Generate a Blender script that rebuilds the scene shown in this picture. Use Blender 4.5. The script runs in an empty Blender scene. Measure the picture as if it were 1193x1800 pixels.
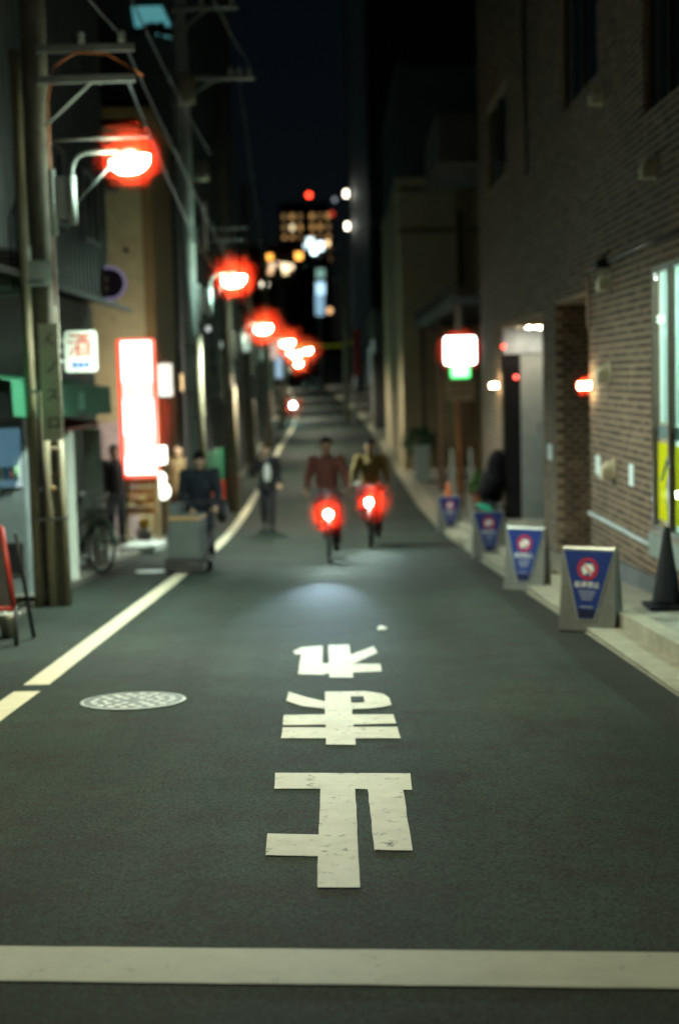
import bpy, math, random
from mathutils import Vector, Matrix
random.seed(7)
R = math.radians
C = bpy.context.scene.collection
scn = bpy.context.scene

# ------------------------------------------------------------------ camera, sky, exposure
cam_d = bpy.data.cameras.new('camera')
cam = bpy.data.objects.new('camera', cam_d); C.objects.link(cam)
cam.location = (0, 0, 1.4)
cam.rotation_euler = (Matrix.Rotation(R(-0.0079), 3, 'Z') @ Matrix.Rotation(R(90 - 5.3721), 3, 'X') @ Matrix.Rotation(R(-1.5), 3, 'Z')).to_euler()
cam_d.sensor_fit = 'VERTICAL'; cam_d.sensor_height = 36; cam_d.lens = 50
cam_d.clip_start = 0.1; cam_d.clip_end = 4000
cam_d.dof.use_dof = True; cam_d.dof.focus_distance = 5.7
cam_d.dof.aperture_fstop = 1.45; cam_d.dof.aperture_blades = 0
scn.camera = cam
w = bpy.data.worlds.new('World'); scn.world = w; w.use_nodes = True
nt = w.node_tree; bg = nt.nodes['Background']
sky = nt.nodes.new('ShaderNodeTexSky'); sky.sky_type = 'NISHITA'; sky.sun_disc = False
sky.sun_elevation = R(38); sky.sun_rotation = R(200); sky.air_density = 1.2; sky.dust_density = 0.6; sky.ozone_density = 4.0
nt.links.new(sky.outputs['Color'], bg.inputs['Color']); bg.inputs['Strength'].default_value = 0.0006
moon_d = bpy.data.lights.new('moon', 'SUN'); moon_d.energy = 0.006; moon_d.angle = R(0.5); moon_d.color = (0.75, 0.85, 1.0)
moon = bpy.data.objects.new('moon', moon_d); C.objects.link(moon); moon.rotation_euler = (R(52), 0, R(-20))
scn.view_settings.view_transform = 'Standard'; scn.view_settings.look = 'None'
scn.view_settings.exposure = 0.0; scn.view_settings.gamma = 1.0; scn.view_settings.use_curve_mapping = False
scn.render.engine = 'CYCLES'
cy = scn.cycles
cy.use_denoising = True
try: cy.denoiser = 'OPENIMAGEDENOISE'
except Exception: pass
cy.sample_clamp_indirect = 4.0; cy.sample_clamp_direct = 0.0
cy.caustics_reflective = False; cy.caustics_refractive = False
cy.max_bounces = 5; cy.diffuse_bounces = 3; cy.glossy_bounces = 3; cy.transparent_max_bounces = 12; cy.transmission_bounces = 4; cy.volume_bounces = 0
cy.use_light_tree = True; cy.volume_step_rate = 0.5
cy.use_adaptive_sampling = True; cy.adaptive_threshold = 0.02; cy.adaptive_min_samples = 16

# ------------------------------------------------------------------ helpers
def rgb(c): return (c[0], c[1], c[2], 1.0)
MATS = {}
def mat(name, col, rough=0.6, metal=0.0, var=0.18, scale=5.0, bump=0.0, bscale=120.0, spec=0.4, col2=None, thr=0.5, wide=0.12):
    """Principled material with uneven colour; col2 shows through in worn patches where the noise passes thr."""
    if name in MATS: return MATS[name]
    m = bpy.data.materials.new(name); m.use_nodes = True; t = m.node_tree; b = t.nodes['Principled BSDF']
    b.inputs['Roughness'].default_value = rough; b.inputs['Metallic'].default_value = metal
    b.inputs['Specular IOR Level'].default_value = spec
    tc = t.nodes.new('ShaderNodeTexCoord'); n = t.nodes.new('ShaderNodeTexNoise')
    n.inputs['Scale'].default_value = scale; n.inputs['Detail'].default_value = 6; n.inputs['Roughness'].default_value = 0.65
    t.links.new(tc.outputs['Object'], n.inputs['Vector'])
    r = t.nodes.new('ShaderNodeValToRGB'); e = r.color_ramp.elements
    e[0].position = 0.3; e[1].position = 0.7
    e[0].color = rgb([v*(1-var) for v in col]); e[1].color = rgb([min(1, v*(1+var)) for v in col])
    t.links.new(n.outputs['Fac'], r.inputs['Fac']); out = r.outputs['Color']
    if col2:
        n2 = t.nodes.new('ShaderNodeTexNoise'); n2.inputs['Scale'].default_value = scale*2.3; n2.inputs['Detail'].default_value = 8; n2.inputs['Roughness'].default_value = 0.75
        t.links.new(tc.outputs['Object'], n2.inputs['Vector'])
        mr = t.nodes.new('ShaderNodeMapRange'); mr.inputs['From Min'].default_value = thr - wide; mr.inputs['From Max'].default_value = thr + wide
        t.links.new(n2.outputs['Fac'], mr.inputs['Value'])
        mx = t.nodes.new('ShaderNodeMix'); mx.data_type = 'RGBA'
        t.links.new(mr.outputs['Result'], mx.inputs['Factor']); t.links.new(out, mx.inputs['A']); mx.inputs['B'].default_value = rgb(col2)
        out = mx.outputs['Result']
    t.links.new(out, b.inputs['Base Color'])
    if bump:
        n3 = t.nodes.new('ShaderNodeTexNoise'); n3.inputs['Scale'].default_value = bscale; n3.inputs['Detail'].default_value = 4
        t.links.new(tc.outputs['Object'], n3.inputs['Vector'])
        bp = t.nodes.new('ShaderNodeBump'); bp.inputs['Strength'].default_value = bump; bp.inputs['Distance'].default_value = 0.01
        t.links.new(n3.outputs['Fac'], bp.inputs['Height']); t.links.new(bp.outputs['Normal'], b.inputs['Normal'])
    MATS[name] = m; return m
def emit(name, col, s):
    if name in MATS: return MATS[name]
    m = bpy.data.materials.new(name); m.use_nodes = True; b = m.node_tree.nodes['Principled BSDF']
    b.inputs['Base Color'].default_value = (0.6, 0.6, 0.6, 1); b.inputs['Emission Color'].default_value = rgb(col); b.inputs['Emission Strength'].default_value = s
    b.inputs['Roughness'].default_value = 0.4
    MATS[name] = m; return m
def glass(name, tint=(0.9, 0.95, 0.95), gloss=0.12, rough=0.03):
    if name in MATS: return MATS[name]
    m = bpy.data.materials.new(name); m.use_nodes = True; t = m.node_tree; t.nodes.remove(t.nodes['Principled BSDF'])
    a = t.nodes.new('ShaderNodeBsdfTransparent'); a.inputs['Color'].default_value = rgb(tint)
    g = t.nodes.new('ShaderNodeBsdfGlossy'); g.inputs['Roughness'].default_value = rough
    x = t.nodes.new('ShaderNodeMixShader'); x.inputs['Fac'].default_value = gloss
    t.links.new(a.outputs[0], x.inputs[1]); t.links.new(g.outputs[0], x.inputs[2]); t.links.new(x.outputs[0], t.nodes['Material Output'].inputs['Surface'])
    MATS[name] = m; return m
def paper(name, col):
    """thin sheet that lets light from behind through"""
    if name in MATS: return MATS[name]
    m = bpy.data.materials.new(name); m.use_nodes = True; t = m.node_tree; t.nodes.remove(t.nodes['Principled BSDF'])
    a = t.nodes.new('ShaderNodeBsdfTranslucent'); a.inputs['Color'].default_value = rgb(col)
    g = t.nodes.new('ShaderNodeBsdfDiffuse'); g.inputs['Color'].default_value = rgb(col)
    x = t.nodes.new('ShaderNodeMixShader'); x.inputs['Fac'].default_value = 0.4
    t.links.new(a.outputs[0], x.inputs[1]); t.links.new(g.outputs[0], x.inputs[2]); t.links.new(x.outputs[0], t.nodes['Material Output'].inputs['Surface'])
    MATS[name] = m; return m

class MB:
    def __init__(s): s.v = []; s.f = []; s.m = []; s.mi = 0
    def add(s, vs, fs):
        o = len(s.v); s.v += [tuple(v) for v in vs]
        for f in fs: s.f.append([i + o for i in f]); s.m.append(s.mi)
        return s
    def box(s, x0, x1, y0, y1, z0, z1, M=None):
        vs = [Vector((x, y, z)) for z in (z0, z1) for y in (y0, y1) for x in (x0, x1)]
        if M: vs = [M @ v for v in vs]
        return s.add(vs, [(0, 2, 3, 1), (4, 5, 7, 6), (0, 1, 5, 4), (2, 6, 7, 3), (0, 4, 6, 2), (1, 3, 7, 5)])
    def tube(s, pts, r, n=10, caps=True):
        pts = [Vector(p) for p in pts]; k = len(pts)
        rs = r if isinstance(r, (list, tuple)) else [r]*k
        t0 = (pts[1]-pts[0]).normalized(); up = Vector((0, 0, 1)) if abs(t0.z) < 0.9 else Vector((1, 0, 0))
        u = t0.cross(up).normalized(); vs = []
        for i, p in enumerate(pts):
            t = (pts[min(i+1, k-1)] - pts[max(i-1, 0)]).normalized()
            u = (u - t*u.dot(t)).normalized(); q = t.cross(u)
            vs += [p + (u*math.cos(2*math.pi*j/n) + q*math.sin(2*math.pi*j/n))*rs[i] for j in range(n)]
        fs = [(i*n+j, i*n+(j+1) % n, (i+1)*n+(j+1) % n, (i+1)*n+j) for i in range(k-1) for j in range(n)]
        if caps: fs += [tuple(reversed(range(n))), tuple((k-1)*n+j for j in range(n))]
        return s.add(vs, fs)
    def lathe(s, prof, n=20, c=(0, 0, 0), M=None):
        """prof: (radius, height) pairs about local z"""
        vs = []
        for r, z in prof: vs += [Vector((c[0]+r*math.cos(2*math.pi*j/n), c[1]+r*math.sin(2*math.pi*j/n), c[2]+z)) for j in range(n)]
        if M: vs = [M @ v for v in vs]
        k = len(prof); fs = [(i*n+j, i*n+(j+1) % n, (i+1)*n+(j+1) % n, (i+1)*n+j) for i in range(k-1) for j in range(n)]
        fs += [tuple(reversed(range(n))), tuple((k-1)*n+j for j in range(n))]
        return s.add(vs, fs)
    def cap(s, a, b, ra, rb, n=10):
        """closed tapered capsule from a to b"""
        a, b = Vector(a), Vector(b); t = b - a; L_ = t.length or 1e-6; t = t/L_
        pts = []; rs = []
        for k in (0.0, 0.35, 0.7, 1.0): pts.append(a - t*ra*math.cos(k*math.pi/2)); rs.append(max(ra*math.sin(k*math.pi/2), ra*0.05))
        for k in (0.0, 0.3, 0.65, 1.0): pts.append(b + t*rb*math.sin(k*math.pi/2)); rs.append(max(rb*math.cos(k*math.pi/2), rb*0.05))
        return s.tube(pts, rs, n)
    def ell(s, c, rx, ry, rz, n=14, k=8, M=None):
        prof = [(max(math.sin(math.pi*i/k), 0.02), -math.cos(math.pi*i/k)) for i in range(k+1)]
        vs = []
        for r, z in prof: vs += [Vector((r*math.cos(2*math.pi*j/n)*rx, r*math.sin(2*math.pi*j/n)*ry, z*rz)) for j in range(n)]
        if M: vs = [M @ v for v in vs]
        vs = [v + Vector(c) for v in vs]
        fs = [(i*n+j, i*n+(j+1) % n, (i+1)*n+(j+1) % n, (i+1)*n+j) for i in range(k) for j in range(n)]
        fs += [tuple(reversed(range(n))), tuple(k*n+j for j in range(n))]
        return s.add(vs, fs)
    def prism(s, poly, f0, f1):
        """extrude a polygon: f0/f1 map (u, v) to 3-D for the two faces"""
        n = len(poly); vs = [f0(*p) for p in poly] + [f1(*p) for p in poly]
        fs = [tuple(reversed(range(n))), tuple(range(n, 2*n))] + [(i, (i+1) % n, n+(i+1) % n, n+i) for i in range(n)]
        return s.add(vs, fs)
    def build(s, name, material, parent=None, smooth=False, loc=None, rotz=0, bevel=0, remesh=0):
        me = bpy.data.meshes.new(name); me.from_pydata(s.v, [], s.f)
        for m in (material if isinstance(material, list) else [material]): me.materials.append(m)
        if any(s.m): me.polygons.foreach_set('material_index', s.m)
        me.update()
        if smooth: me.polygons.foreach_set('use_smooth', [True]*len(me.polygons))
        o = bpy.data.objects.new(name, me); C.objects.link(o)
        if parent: o.parent = parent
        if loc: o.location = loc
        if rotz: o.rotation_euler = (0, 0, rotz)
        if remesh:
            d = o.modifiers.new('surface', 'REMESH'); d.mode = 'VOXEL'; d.voxel_size = remesh; d.use_smooth_shade = True
            d2 = o.modifiers.new('smooth', 'SMOOTH'); d2.factor = 0.5; d2.iterations = 4
        if bevel:
            d = o.modifiers.new('edge', 'BEVEL'); d.width = bevel; d.segments = 2; d.limit_method = 'ANGLE'
        return o
def thing(name, label, cat, loc=(0, 0, 0), rotz=0, group=None):
    o = bpy.data.objects.new(name, None); C.objects.link(o); o.location = loc; o.rotation_euler = (0, 0, rotz); o.empty_display_size = 0.1
    o['label'] = label; o['category'] = cat
    if group: o['group'] = group
    return o
def tag(o, label, cat=None, group=None, kind=None):
    o['label'] = label
    if cat: o['category'] = cat
    if group: o['group'] = group
    if kind: o['kind'] = kind
    return o
def structure(o, label=None):
    o['kind'] = 'structure'
    if label: o['label'] = label
    return o
def box(name, x0, x1, y0, y1, z0, z1, m, parent=None, bevel=0): return MB().box(x0, x1, y0, y1, z0, z1).build(name, m, parent, bevel=bevel)
TEXTS = []
def text(body, size, m, parent, origin, ax, ay, name='lettering', extrude=0.002, align='CENTER'):
    c = bpy.data.curves.new(name, 'FONT'); c.body = body; c.size = size; c.extrude = extrude; c.align_x = align; c.align_y = 'CENTER'; c.offset = 0.004*size
    c.materials.append(m); o = bpy.data.objects.new(name, c); C.objects.link(o); o.parent = parent
    ax = Vector(ax).normalized(); ay = Vector(ay).normalized(); az = ax.cross(ay)
    M = Matrix((ax, ay, az)).transposed().to_4x4(); M.translation = Vector(origin); o.matrix_local = M; TEXTS.append(o)
    return o
def copy_tree(o, parent=None, loc=None, rotz=None, label=None):
    c = o.copy(); C.objects.link(c); c.parent = parent
    if loc is not None: c.location = loc
    if rotz is not None: c.rotation_euler = (0, 0, rotz)
    if label: c['label'] = label
    for ch in list(o.children): copy_tree(ch, c)
    return c

# ------------------------------------------------------------------ lie of the land
ZP = [(-40, 2.37), (0, 0), (10, -.592), (20, -1.18), (28, -1.58), (36, -1.76), (45, -1.74), (58, -1.55), (79, -1.2), (136, -.3), (190, 1.4), (250, 3.9), (320, 7.0), (420, 11.0), (3000, 11.0)]
_h = [ZP[i+1][0]-ZP[i][0] for i in range(len(ZP)-1)]; _d = [(ZP[i+1][1]-ZP[i][1])/_h[i] for i in range(len(_h))]
_m = [_d[0]] + [(_h[i]*_d[i-1]+_h[i-1]*_d[i])/(_h[i]+_h[i-1]) for i in range(1, len(_h))] + [_d[-1]]
def L(t):
    i = 0
    while i < len(_h)-1 and t > ZP[i+1][0]: i += 1
    s = (t-ZP[i][0])/_h[i]; a, b = ZP[i][1], ZP[i+1][1]
    return (2*s**3-3*s*s+1)*a+(s**3-2*s*s+s)*_h[i]*_m[i]+(-2*s**3+3*s*s)*b+(s**3-s*s)*_h[i]*_m[i+1]
def bend(y):                      # the street swings gently to the left beyond 40 m
    if y < 40: return 0.0
    if y < 150: return -0.00022*(y-40)**2
    return -0.00022*110**2 - 2*0.00022*110*(y-150)
YS = [-14 + k for k in range(74)] + [60 + 4*k for k in range(1, 91)]
def strip(fx0, fx1, dz0, dz1, ys, thick=0.0):
    """ribbon along the street between x = fx0(y) and fx1(y), lifted dz0/dz1 above the road profile"""
    b = MB(); vs = []; fs = []
    for y in ys: vs += [(fx0(y)+bend(y), y, L(y)+dz0), (fx1(y)+bend(y), y, L(y)+dz1)]
    for i in range(len(ys)-1): fs.append((2*i, 2*i+1, 2*i+3, 2*i+2))
    b.add(vs, fs)
    if thick:
        o = len(b.v); n = len(ys)
        vs = []
        for y in ys: vs += [(fx0(y)+bend(y), y, L(y)+dz0-thick), (fx1(y)+bend(y), y, L(y)+dz1-thick)]
        b.add(vs, [(2*i, 2*i+2, 2*i+3, 2*i+1) for i in range(n-1)])
        for i in range(n-1):
            b.f.append([2*i, 2*i+2, o+2*i+2, o+2*i]); b.m.append(0)
            b.f.append([2*i+1, o+2*i+1, o+2*i+3, 2*i+3]); b.m.append(0)
    return b
k_ = lambda v: (lambda y: v)

# ------------------------------------------------------------------ materials
asphalt = mat('asphalt', (0.028, 0.039, 0.0315), 0.76, var=0.22, scale=1.3, bump=0.4, bscale=160, spec=0.12, col2=(0.027, 0.0265, 0.023), thr=0.56, wide=0.09)
def speckle(m, scale, amount):
    """stone chips: fine light and dark grains over the base colour"""
    t = m.node_tree; b = t.nodes['Principled BSDF']; src = b.inputs['Base Color'].links[0].from_socket
    tc = t.nodes.new('ShaderNodeTexCoord'); v = t.nodes.new('ShaderNodeTexVoronoi'); v.inputs['Scale'].default_value = scale; t.links.new(tc.outputs['Object'], v.inputs['Vector'])
    sp = t.nodes.new('ShaderNodeSeparateColor'); t.links.new(v.outputs['Color'], sp.inputs['Color'])
    mr = t.nodes.new('ShaderNodeMapRange'); mr.inputs['To Min'].default_value = 1-amount; mr.inputs['To Max'].default_value = 1+amount; t.links.new(sp.outputs['Red'], mr.inputs['Value'])
    n = t.nodes.new('ShaderNodeTexNoise'); n.inputs['Scale'].default_value = .35; n.inputs['Detail'].default_value = 3; t.links.new(tc.outputs['Object'], n.inputs['Vector'])
    m2 = t.nodes.new('ShaderNodeMapRange'); m2.inputs['From Min'].default_value = .35; m2.inputs['From Max'].default_value = .65; m2.inputs['To Min'].default_value = .82; m2.inputs['To Max'].default_value = 1.2; t.links.new(n.outputs['Fac'], m2.inputs['Value'])
    mu = t.nodes.new('ShaderNodeMath'); mu.operation = 'MULTIPLY'; t.links.new(mr.outputs['Result'], mu.inputs[0]); t.links.new(m2.outputs['Result'], mu.inputs[1])
    mp = t.nodes.new('ShaderNodeMapping'); mp.inputs['Scale'].default_value = (1.6, .05, 1); t.links.new(tc.outputs['Object'], mp.inputs['Vector'])       # wheel tracks along the lane
    n4 = t.nodes.new('ShaderNodeTexNoise'); n4.inputs['Scale'].default_value = 1.0; n4.inputs['Detail'].default_value = 4; t.links.new(mp.outputs[0], n4.inputs['Vector'])
    m4 = t.nodes.new('ShaderNodeMapRange'); m4.inputs['From Min'].default_value = .35; m4.inputs['From Max'].default_value = .65; m4.inputs['To Min'].default_value = .80; m4.inputs['To Max'].default_value = 1.22; t.links.new(n4.outputs['Fac'], m4.inputs['Value'])
    mu2 = t.nodes.new('ShaderNodeMath'); mu2.operation = 'MULTIPLY'; t.links.new(mu.outputs[0], mu2.inputs[0]); t.links.new(m4.outputs['Result'], mu2.inputs[1]); mu = mu2
    vm_ = t.nodes.new('ShaderNodeVectorMath'); vm_.operation = 'SCALE'; t.links.new(src, vm_.inputs[0]); t.links.new(mu.outputs[0], vm_.inputs['Scale']); t.links.new(vm_.outputs[0], b.inputs['Base Color'])
speckle(asphalt, 130, .55)
paint = mat('road_paint', (0.62, 0.60, 0.50), 0.6, var=0.10, scale=7, bump=0.4, bscale=160, col2=(0.10, 0.095, 0.075), thr=0.615, wide=0.04)
paint_old = mat('old_road_paint', (0.46, 0.46, 0.37), 0.6, var=0.10, scale=7, bump=0.3, bscale=160, col2=(0.16, 0.15, 0.12), thr=0.66, wide=0.06)
paint_line = mat('edge_line_paint', (0.60, 0.55, 0.40), 0.6, var=0.10, scale=6, bump=0.3, bscale=160, col2=(0.10, 0.095, 0.08), thr=0.66, wide=0.05)
concrete = mat('concrete', (0.27, 0.25, 0.19), 0.8, var=0.22, scale=4, bump=0.35, bscale=60, col2=(0.16, 0.15, 0.12), thr=0.62)
paving = mat('paving', (0.20, 0.19, 0.16), 0.8, var=0.25, scale=3, bump=0.4, bscale=60, col2=(0.10, 0.095, 0.08), thr=0.6)
pole_m = mat('pole_concrete', (0.17, 0.155, 0.125), 0.8, var=0.25, scale=5, bump=0.25, bscale=40, col2=(0.10, 0.075, 0.045), thr=0.6)
pipe_m = mat('pipe_paint', (0.26, 0.22, 0.14), 0.5, var=0.15, scale=5, col2=(0.22, 0.15, 0.08), thr=0.66)
steel = mat('galvanised_steel', (0.24, 0.245, 0.235), 0.45, 0.6, var=0.15, scale=7)
white_steel = mat('white_steel', (0.62, 0.66, 0.62), 0.4, 0.1, var=0.10, scale=8, col2=(0.35, 0.33, 0.28), thr=0.68)
black = mat('black_plastic', (0.012, 0.012, 0.013), 0.55, var=0.2, scale=8)
rubber = mat('rubber', (0.02, 0.02, 0.02), 0.7)
cable_m = mat('cable_rubber', (0.025, 0.025, 0.028), 0.5)
dark_wall = mat('dark_render', (0.045, 0.048, 0.052), 0.85, var=0.25, scale=1.2, bump=0.3, bscale=30)
dark_glass = mat('dark_window_glass', (0.015, 0.022, 0.026), 0.06, spec=0.7)
frame_m = mat('bronze_frame', (0.06, 0.045, 0.03), 0.4, 0.5)
grey_frame = mat('grey_frame', (0.12, 0.12, 0.12), 0.45, 0.4)
white_print = mat('white_print', (0.72, 0.72, 0.68), 0.5, var=0.04)
black_print = mat('black_print', (0.02, 0.02, 0.02), 0.5)
red_print = mat('red_print', (0.42, 0.035, 0.02), 0.5, var=0.08)
blue_print = mat('blue_print', (0.03, 0.10, 0.34), 0.5, var=0.08)

# ------------------------------------------------------------------ ground, road, kerbs
g = MB(); ys = list(range(-60, 440, 4)) + [500, 800, 1500, 2900]
for i, y in enumerate(ys): g.v += [(-900, y, L(y)-0.06), (900, y, L(y)-0.06)]
g.f = [[2*i, 2*i+1, 2*i+3, 2*i+2] for i in range(len(ys)-1)]; g.m = [0]*len(g.f)
structure(g.build('ground', mat('ground_soil', (0.07, 0.065, 0.055), 0.9)), 'dark ground under the whole quarter')
road = structure(strip(k_(-3.15), k_(1.92), 0, 0, YS).build('road', asphalt), 'worn grey asphalt lane running downhill')
def lx(y):
    P = [(5, -2.03), (9, -2.0), (18, -2.075), (24, -2.1), (38, -2.3), (60, -2.40), (79, -2.10), (420, -2.1)]
    for (a, p), (b, q) in zip(P, P[1:]):
        if y <= b: t = (y-a)/(b-a); return p + (q-p)*t
    return -2.1
ys1 = [4.5 + 0.5*k for k in range(9)] + [8.86]
ys2 = [9.13] + [9.5 + 0.5*k for k in range(60)] + [40 + 2*k for k in range(60)]
strip(lambda y: lx(y)-0.085, lambda y: lx(y)+0.085, .004, .004, ys1).build('edge_line', paint_line, road)
strip(lambda y: lx(y)-0.085, lambda y: lx(y)+0.085, .004, .004, ys2).build('edge_line', paint_line, road)
asph_dark = mat('asphalt_dark', (0.020, 0.021, 0.018), 0.75, var=0.2, scale=3, bump=0.4, bscale=160, spec=0.15); speckle(asph_dark, 130, .5)
strip(lambda y: 1.60+.02*math.sin(y*1.9), k_(1.918), .003, .003, [5.5+.5*k for k in range(40)]).build('gutter_strip', asph_dark, road)  # darker asphalt strip along the right-hand gutter
def mark(name, polys, m, z=0.0045):
    """flat paint: outlines on the road plane, wobbled a little along the edges"""
    b = MB()
    for poly in polys:
        out = []
        for (x0, y0), (x1, y1) in zip(poly, poly[1:]+poly[:1]):
            n = max(1, int(math.hypot(x1-x0, y1-y0)/0.10))
            for k in range(n):
                t = k/n; j = 0.0 if k == 0 else 0.0018
                out.append((x0+(x1-x0)*t+random.uniform(-j, j), y0+(y1-y0)*t+random.uniform(-j, j)))
        b.add([(x, y, L(y)+z) for x, y in out], [tuple(range(len(out)))])
    o = b.build(name, m, road)
    md = o.modifiers.new('tri', 'TRIANGULATE')
    return o
stop = [(-2.05, 4.155), (1.85, 3.745), (1.79, 3.48), (-2.05, 3.875)]
mark('stop_line', [stop], paint_old)
# 止, seen upside down from the stop line (the bar is farthest away)
mark('marking_character', [
  [(-0.320,6.295), (0.286,6.211), (0.277,5.893), (0.239,5.898), (0.230,4.955), (0.094,4.975), (0.090,5.925), (0.037,5.942), (0.036,4.530), (-0.104,4.542), (-0.107,4.913), (-0.295,4.945), (-0.303,5.242), (-0.109,5.206), (-0.112,5.959), (-0.311,5.981)]], paint)
# ま
mark('marking_character', [
  [(-0.116,8.539), (0.123,8.522), (0.231,8.419), (0.266,8.249), (0.270,8.012), (0.216,7.945), (0.131,7.902), (0.044,7.897), (0.042,7.734), (0.268,7.701), (0.273,7.428), (0.045,7.427), (0.045,7.362), (0.275,7.330), (0.279,7.022), (0.050,7.053), (0.051,6.880), (-0.096,6.913), (-0.097,7.073), (-0.326,7.104), (-0.329,7.399), (-0.099,7.366), (-0.103,7.448), (-0.331,7.464), (-0.337,7.772), (-0.109,7.756), (-0.111,7.939), (-0.246,8.053), (-0.342,8.244), (-0.340,8.575), (-0.220,8.346), (-0.113,8.188)]], paint)
mark('marking_gap', [[(0.038,8.325), (0.116,8.313), (0.119,8.113), (0.040,8.106)]], asphalt, 0.0075)
# れ
mark('marking_character', [
  [(-0.371,10.438), (-0.313,10.654), (-0.154,10.723), (-0.143,9.769), (-0.100,9.761), (-0.110,10.748), (0.047,10.749), (0.055,10.169), (0.231,10.611), (0.251,10.253), (0.074,9.729), (0.058,9.704), (0.254,9.668), (0.255,9.321), (0.062,9.304), (0.063,9.080), (-0.092,9.107), (-0.097,9.307), (-0.141,9.239), (-0.300,9.292), (-0.308,10.300), (-0.345,10.277)]], paint)
# gutter blocks, kerb stones, footways
gut = structure(strip(k_(1.92), k_(2.18), .006, .012, [-14+2*k for k in range(10)]+[30+4*k for k in range(30)]).build('gutter', concrete), 'pale concrete gutter along the foot of the kerb')
kb = structure(strip(k_(2.18), k_(2.32), .13, .13, [-14+2*k for k in range(10)]+[30+4*k for k in range(30)], 0.2).build('kerb', concrete), 'concrete kerb in front of the brick building')
def block(x0, x1, y0, y1, za, zb, drop):
    b = MB(); e = 0.006
    vs = [(x, y, L(y)+(za if x == x0 else zb)-d) for d in (drop, 0) for y in (y0+e, y1-e) for x in (x0, x1)]
    return b.add(vs, [(0, 2, 3, 1), (4, 5, 7, 6), (0, 1, 5, 4), (2, 6, 7, 3), (0, 4, 6, 2), (1, 3, 7, 5)])
y = 6.0
conc_b = mat('concrete_ochre', (0.36, 0.26, 0.12), 0.8, var=0.2, scale=5, bump=0.3, bscale=60)
while y < 30:
    block(1.92, 2.18, y, y+0.6, .008+random.uniform(0, .004), .014+random.uniform(0, .004), .1).build('gutter_block', concrete, gut)
    block(2.183, 2.32, y, y+0.6, .13+random.uniform(0, .008), .135+random.uniform(0, .006), .25).build('kerb_stone', conc_b if 10.7 < y < 11.1 else concrete, kb, bevel=0.012)
    y += 0.6
structure(strip(k_(2.322), k_(7.0), .125, .125, YS, .2).build('pavement', paving), 'narrow raised pavement beside the brick wall')
structure(strip(k_(-9.0), k_(-3.17), .07, .07, [y for y in YS if y >= 15], .2).build('pavement', paving), 'low pavement in front of the shops')
structure(strip(k_(-9.0), k_(-3.15), .0, .0, [y for y in YS if y <= 15], .05).build('forecourt', mat('forecourt_concrete', (0.12, 0.11, 0.09), 0.85, var=0.25, scale=2, bump=0.3, bscale=60)), 'dark forecourt at the left edge')

# ------------------------------------------------------------------ brick building on the right
WX = 2.9
bb = thing('brick_building', 'tall dark brick building with lit shop window on the right', 'building', (0, 0, 0))
mortar = mat('mortar', (0.250, 0.180, 0.115), 0.9, var=0.2, scale=4, bump=0.3, bscale=80)
tones = [mat('brick_a', (0.090, 0.058, 0.040), 0.8, var=0.3, scale=20, bump=0.4, bscale=90), mat('brick_b', (0.062, 0.040, 0.028), 0.8, var=0.3, scale=20, bump=0.4, bscale=90),
         mat('brick_c', (0.130, 0.090, 0.062), 0.8, var=0.3, scale=20, bump=0.4, bscale=90), mat('brick_d', (0.034, 0.022, 0.017), 0.8, var=0.3, scale=20, bump=0.4, bscale=90)]
OPEN = [(7.6, 13.10, -.07, 2.33), (9.2, 13.40, 3.73, 6.3), (15.65, 18.2, 4.6, 7.0), (23.75, 26.85, 4.72, 6.2), (16.3, 18.8, -3.0, 2.28), (20.0, 25.0, -3.0, 2.2)]
DEPTH = [0.14, 0.14, 0.14, 0.14, 1.3, 0.95]
Y0, Y1, Z0, Z1 = 5.0, 28.3, -3.0, 15.0
yb = sorted({Y0, Y1, *[o[0] for o in OPEN], *[o[1] for o in OPEN]}); zb = sorted({Z0, Z1, *[o[2] for o in OPEN], *[o[3] for o in OPEN]})
wb = MB()
for a, b in zip(yb, yb[1:]):
    for c, d in zip(zb, zb[1:]):
        ym, zm = (a+b)/2, (c+d)/2
        if any(o[0] < ym < o[1] and o[2] < zm < o[3] for o in OPEN): continue
        wb.add([(WX, a, c), (WX, b, c), (WX, b, d), (WX, a, d)], [(3, 2, 1, 0)])
for (a, b, c, d), dp in zip(OPEN, DEPTH):
    x = WX+dp
    wb.add([(WX, a, c), (x, a, c), (x, a, d), (WX, a, d)], [(0, 1, 2, 3)]); wb.add([(WX, b, c), (x, b, c), (x, b, d), (WX, b, d)], [(3, 2, 1, 0)])
    wb.add([(WX, a, d), (x, a, d), (x, b, d), (WX, b, d)], [(0, 1, 2, 3)]); wb.add([(WX, a, c), (x, a, c), (x, b, c), (WX, b, c)], [(3, 2, 1, 0)])
# far gable, roof and back so that the block is closed
wb.add([(WX, Y1, Z0), (14, Y1, Z0), (14, Y1, Z1), (WX, Y1, Z1)], [(0, 1, 2, 3)])
wb.add([(WX, Y0, Z0), (14, Y0, Z0), (14, Y0, Z1), (WX, Y0, Z1)], [(3, 2, 1, 0)])
wb.add([(WX, Y0, Z1), (14, Y0, Z1), (14, Y1, Z1), (WX, Y1, Z1)], [(0, 1, 2, 3)])
wall = wb.build('wall', mortar, bb)
PH, PL, BHt, BLn = 0.073, 0.165, 0.046, 0.148
full = bpy.data.meshes.new('brick'); t_ = MB().box(-0.012, 0.0, 0, BLn, 0, BHt)
brick_meshes = []
for m in tones:
    me = bpy.data.meshes.new('brick'); me.from_pydata(t_.v, [], t_.f); me.materials.append(m); brick_meshes.append(me)
cand = []; mass = MB()
nrow = int((9.5 - Z0)/PH)
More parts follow.
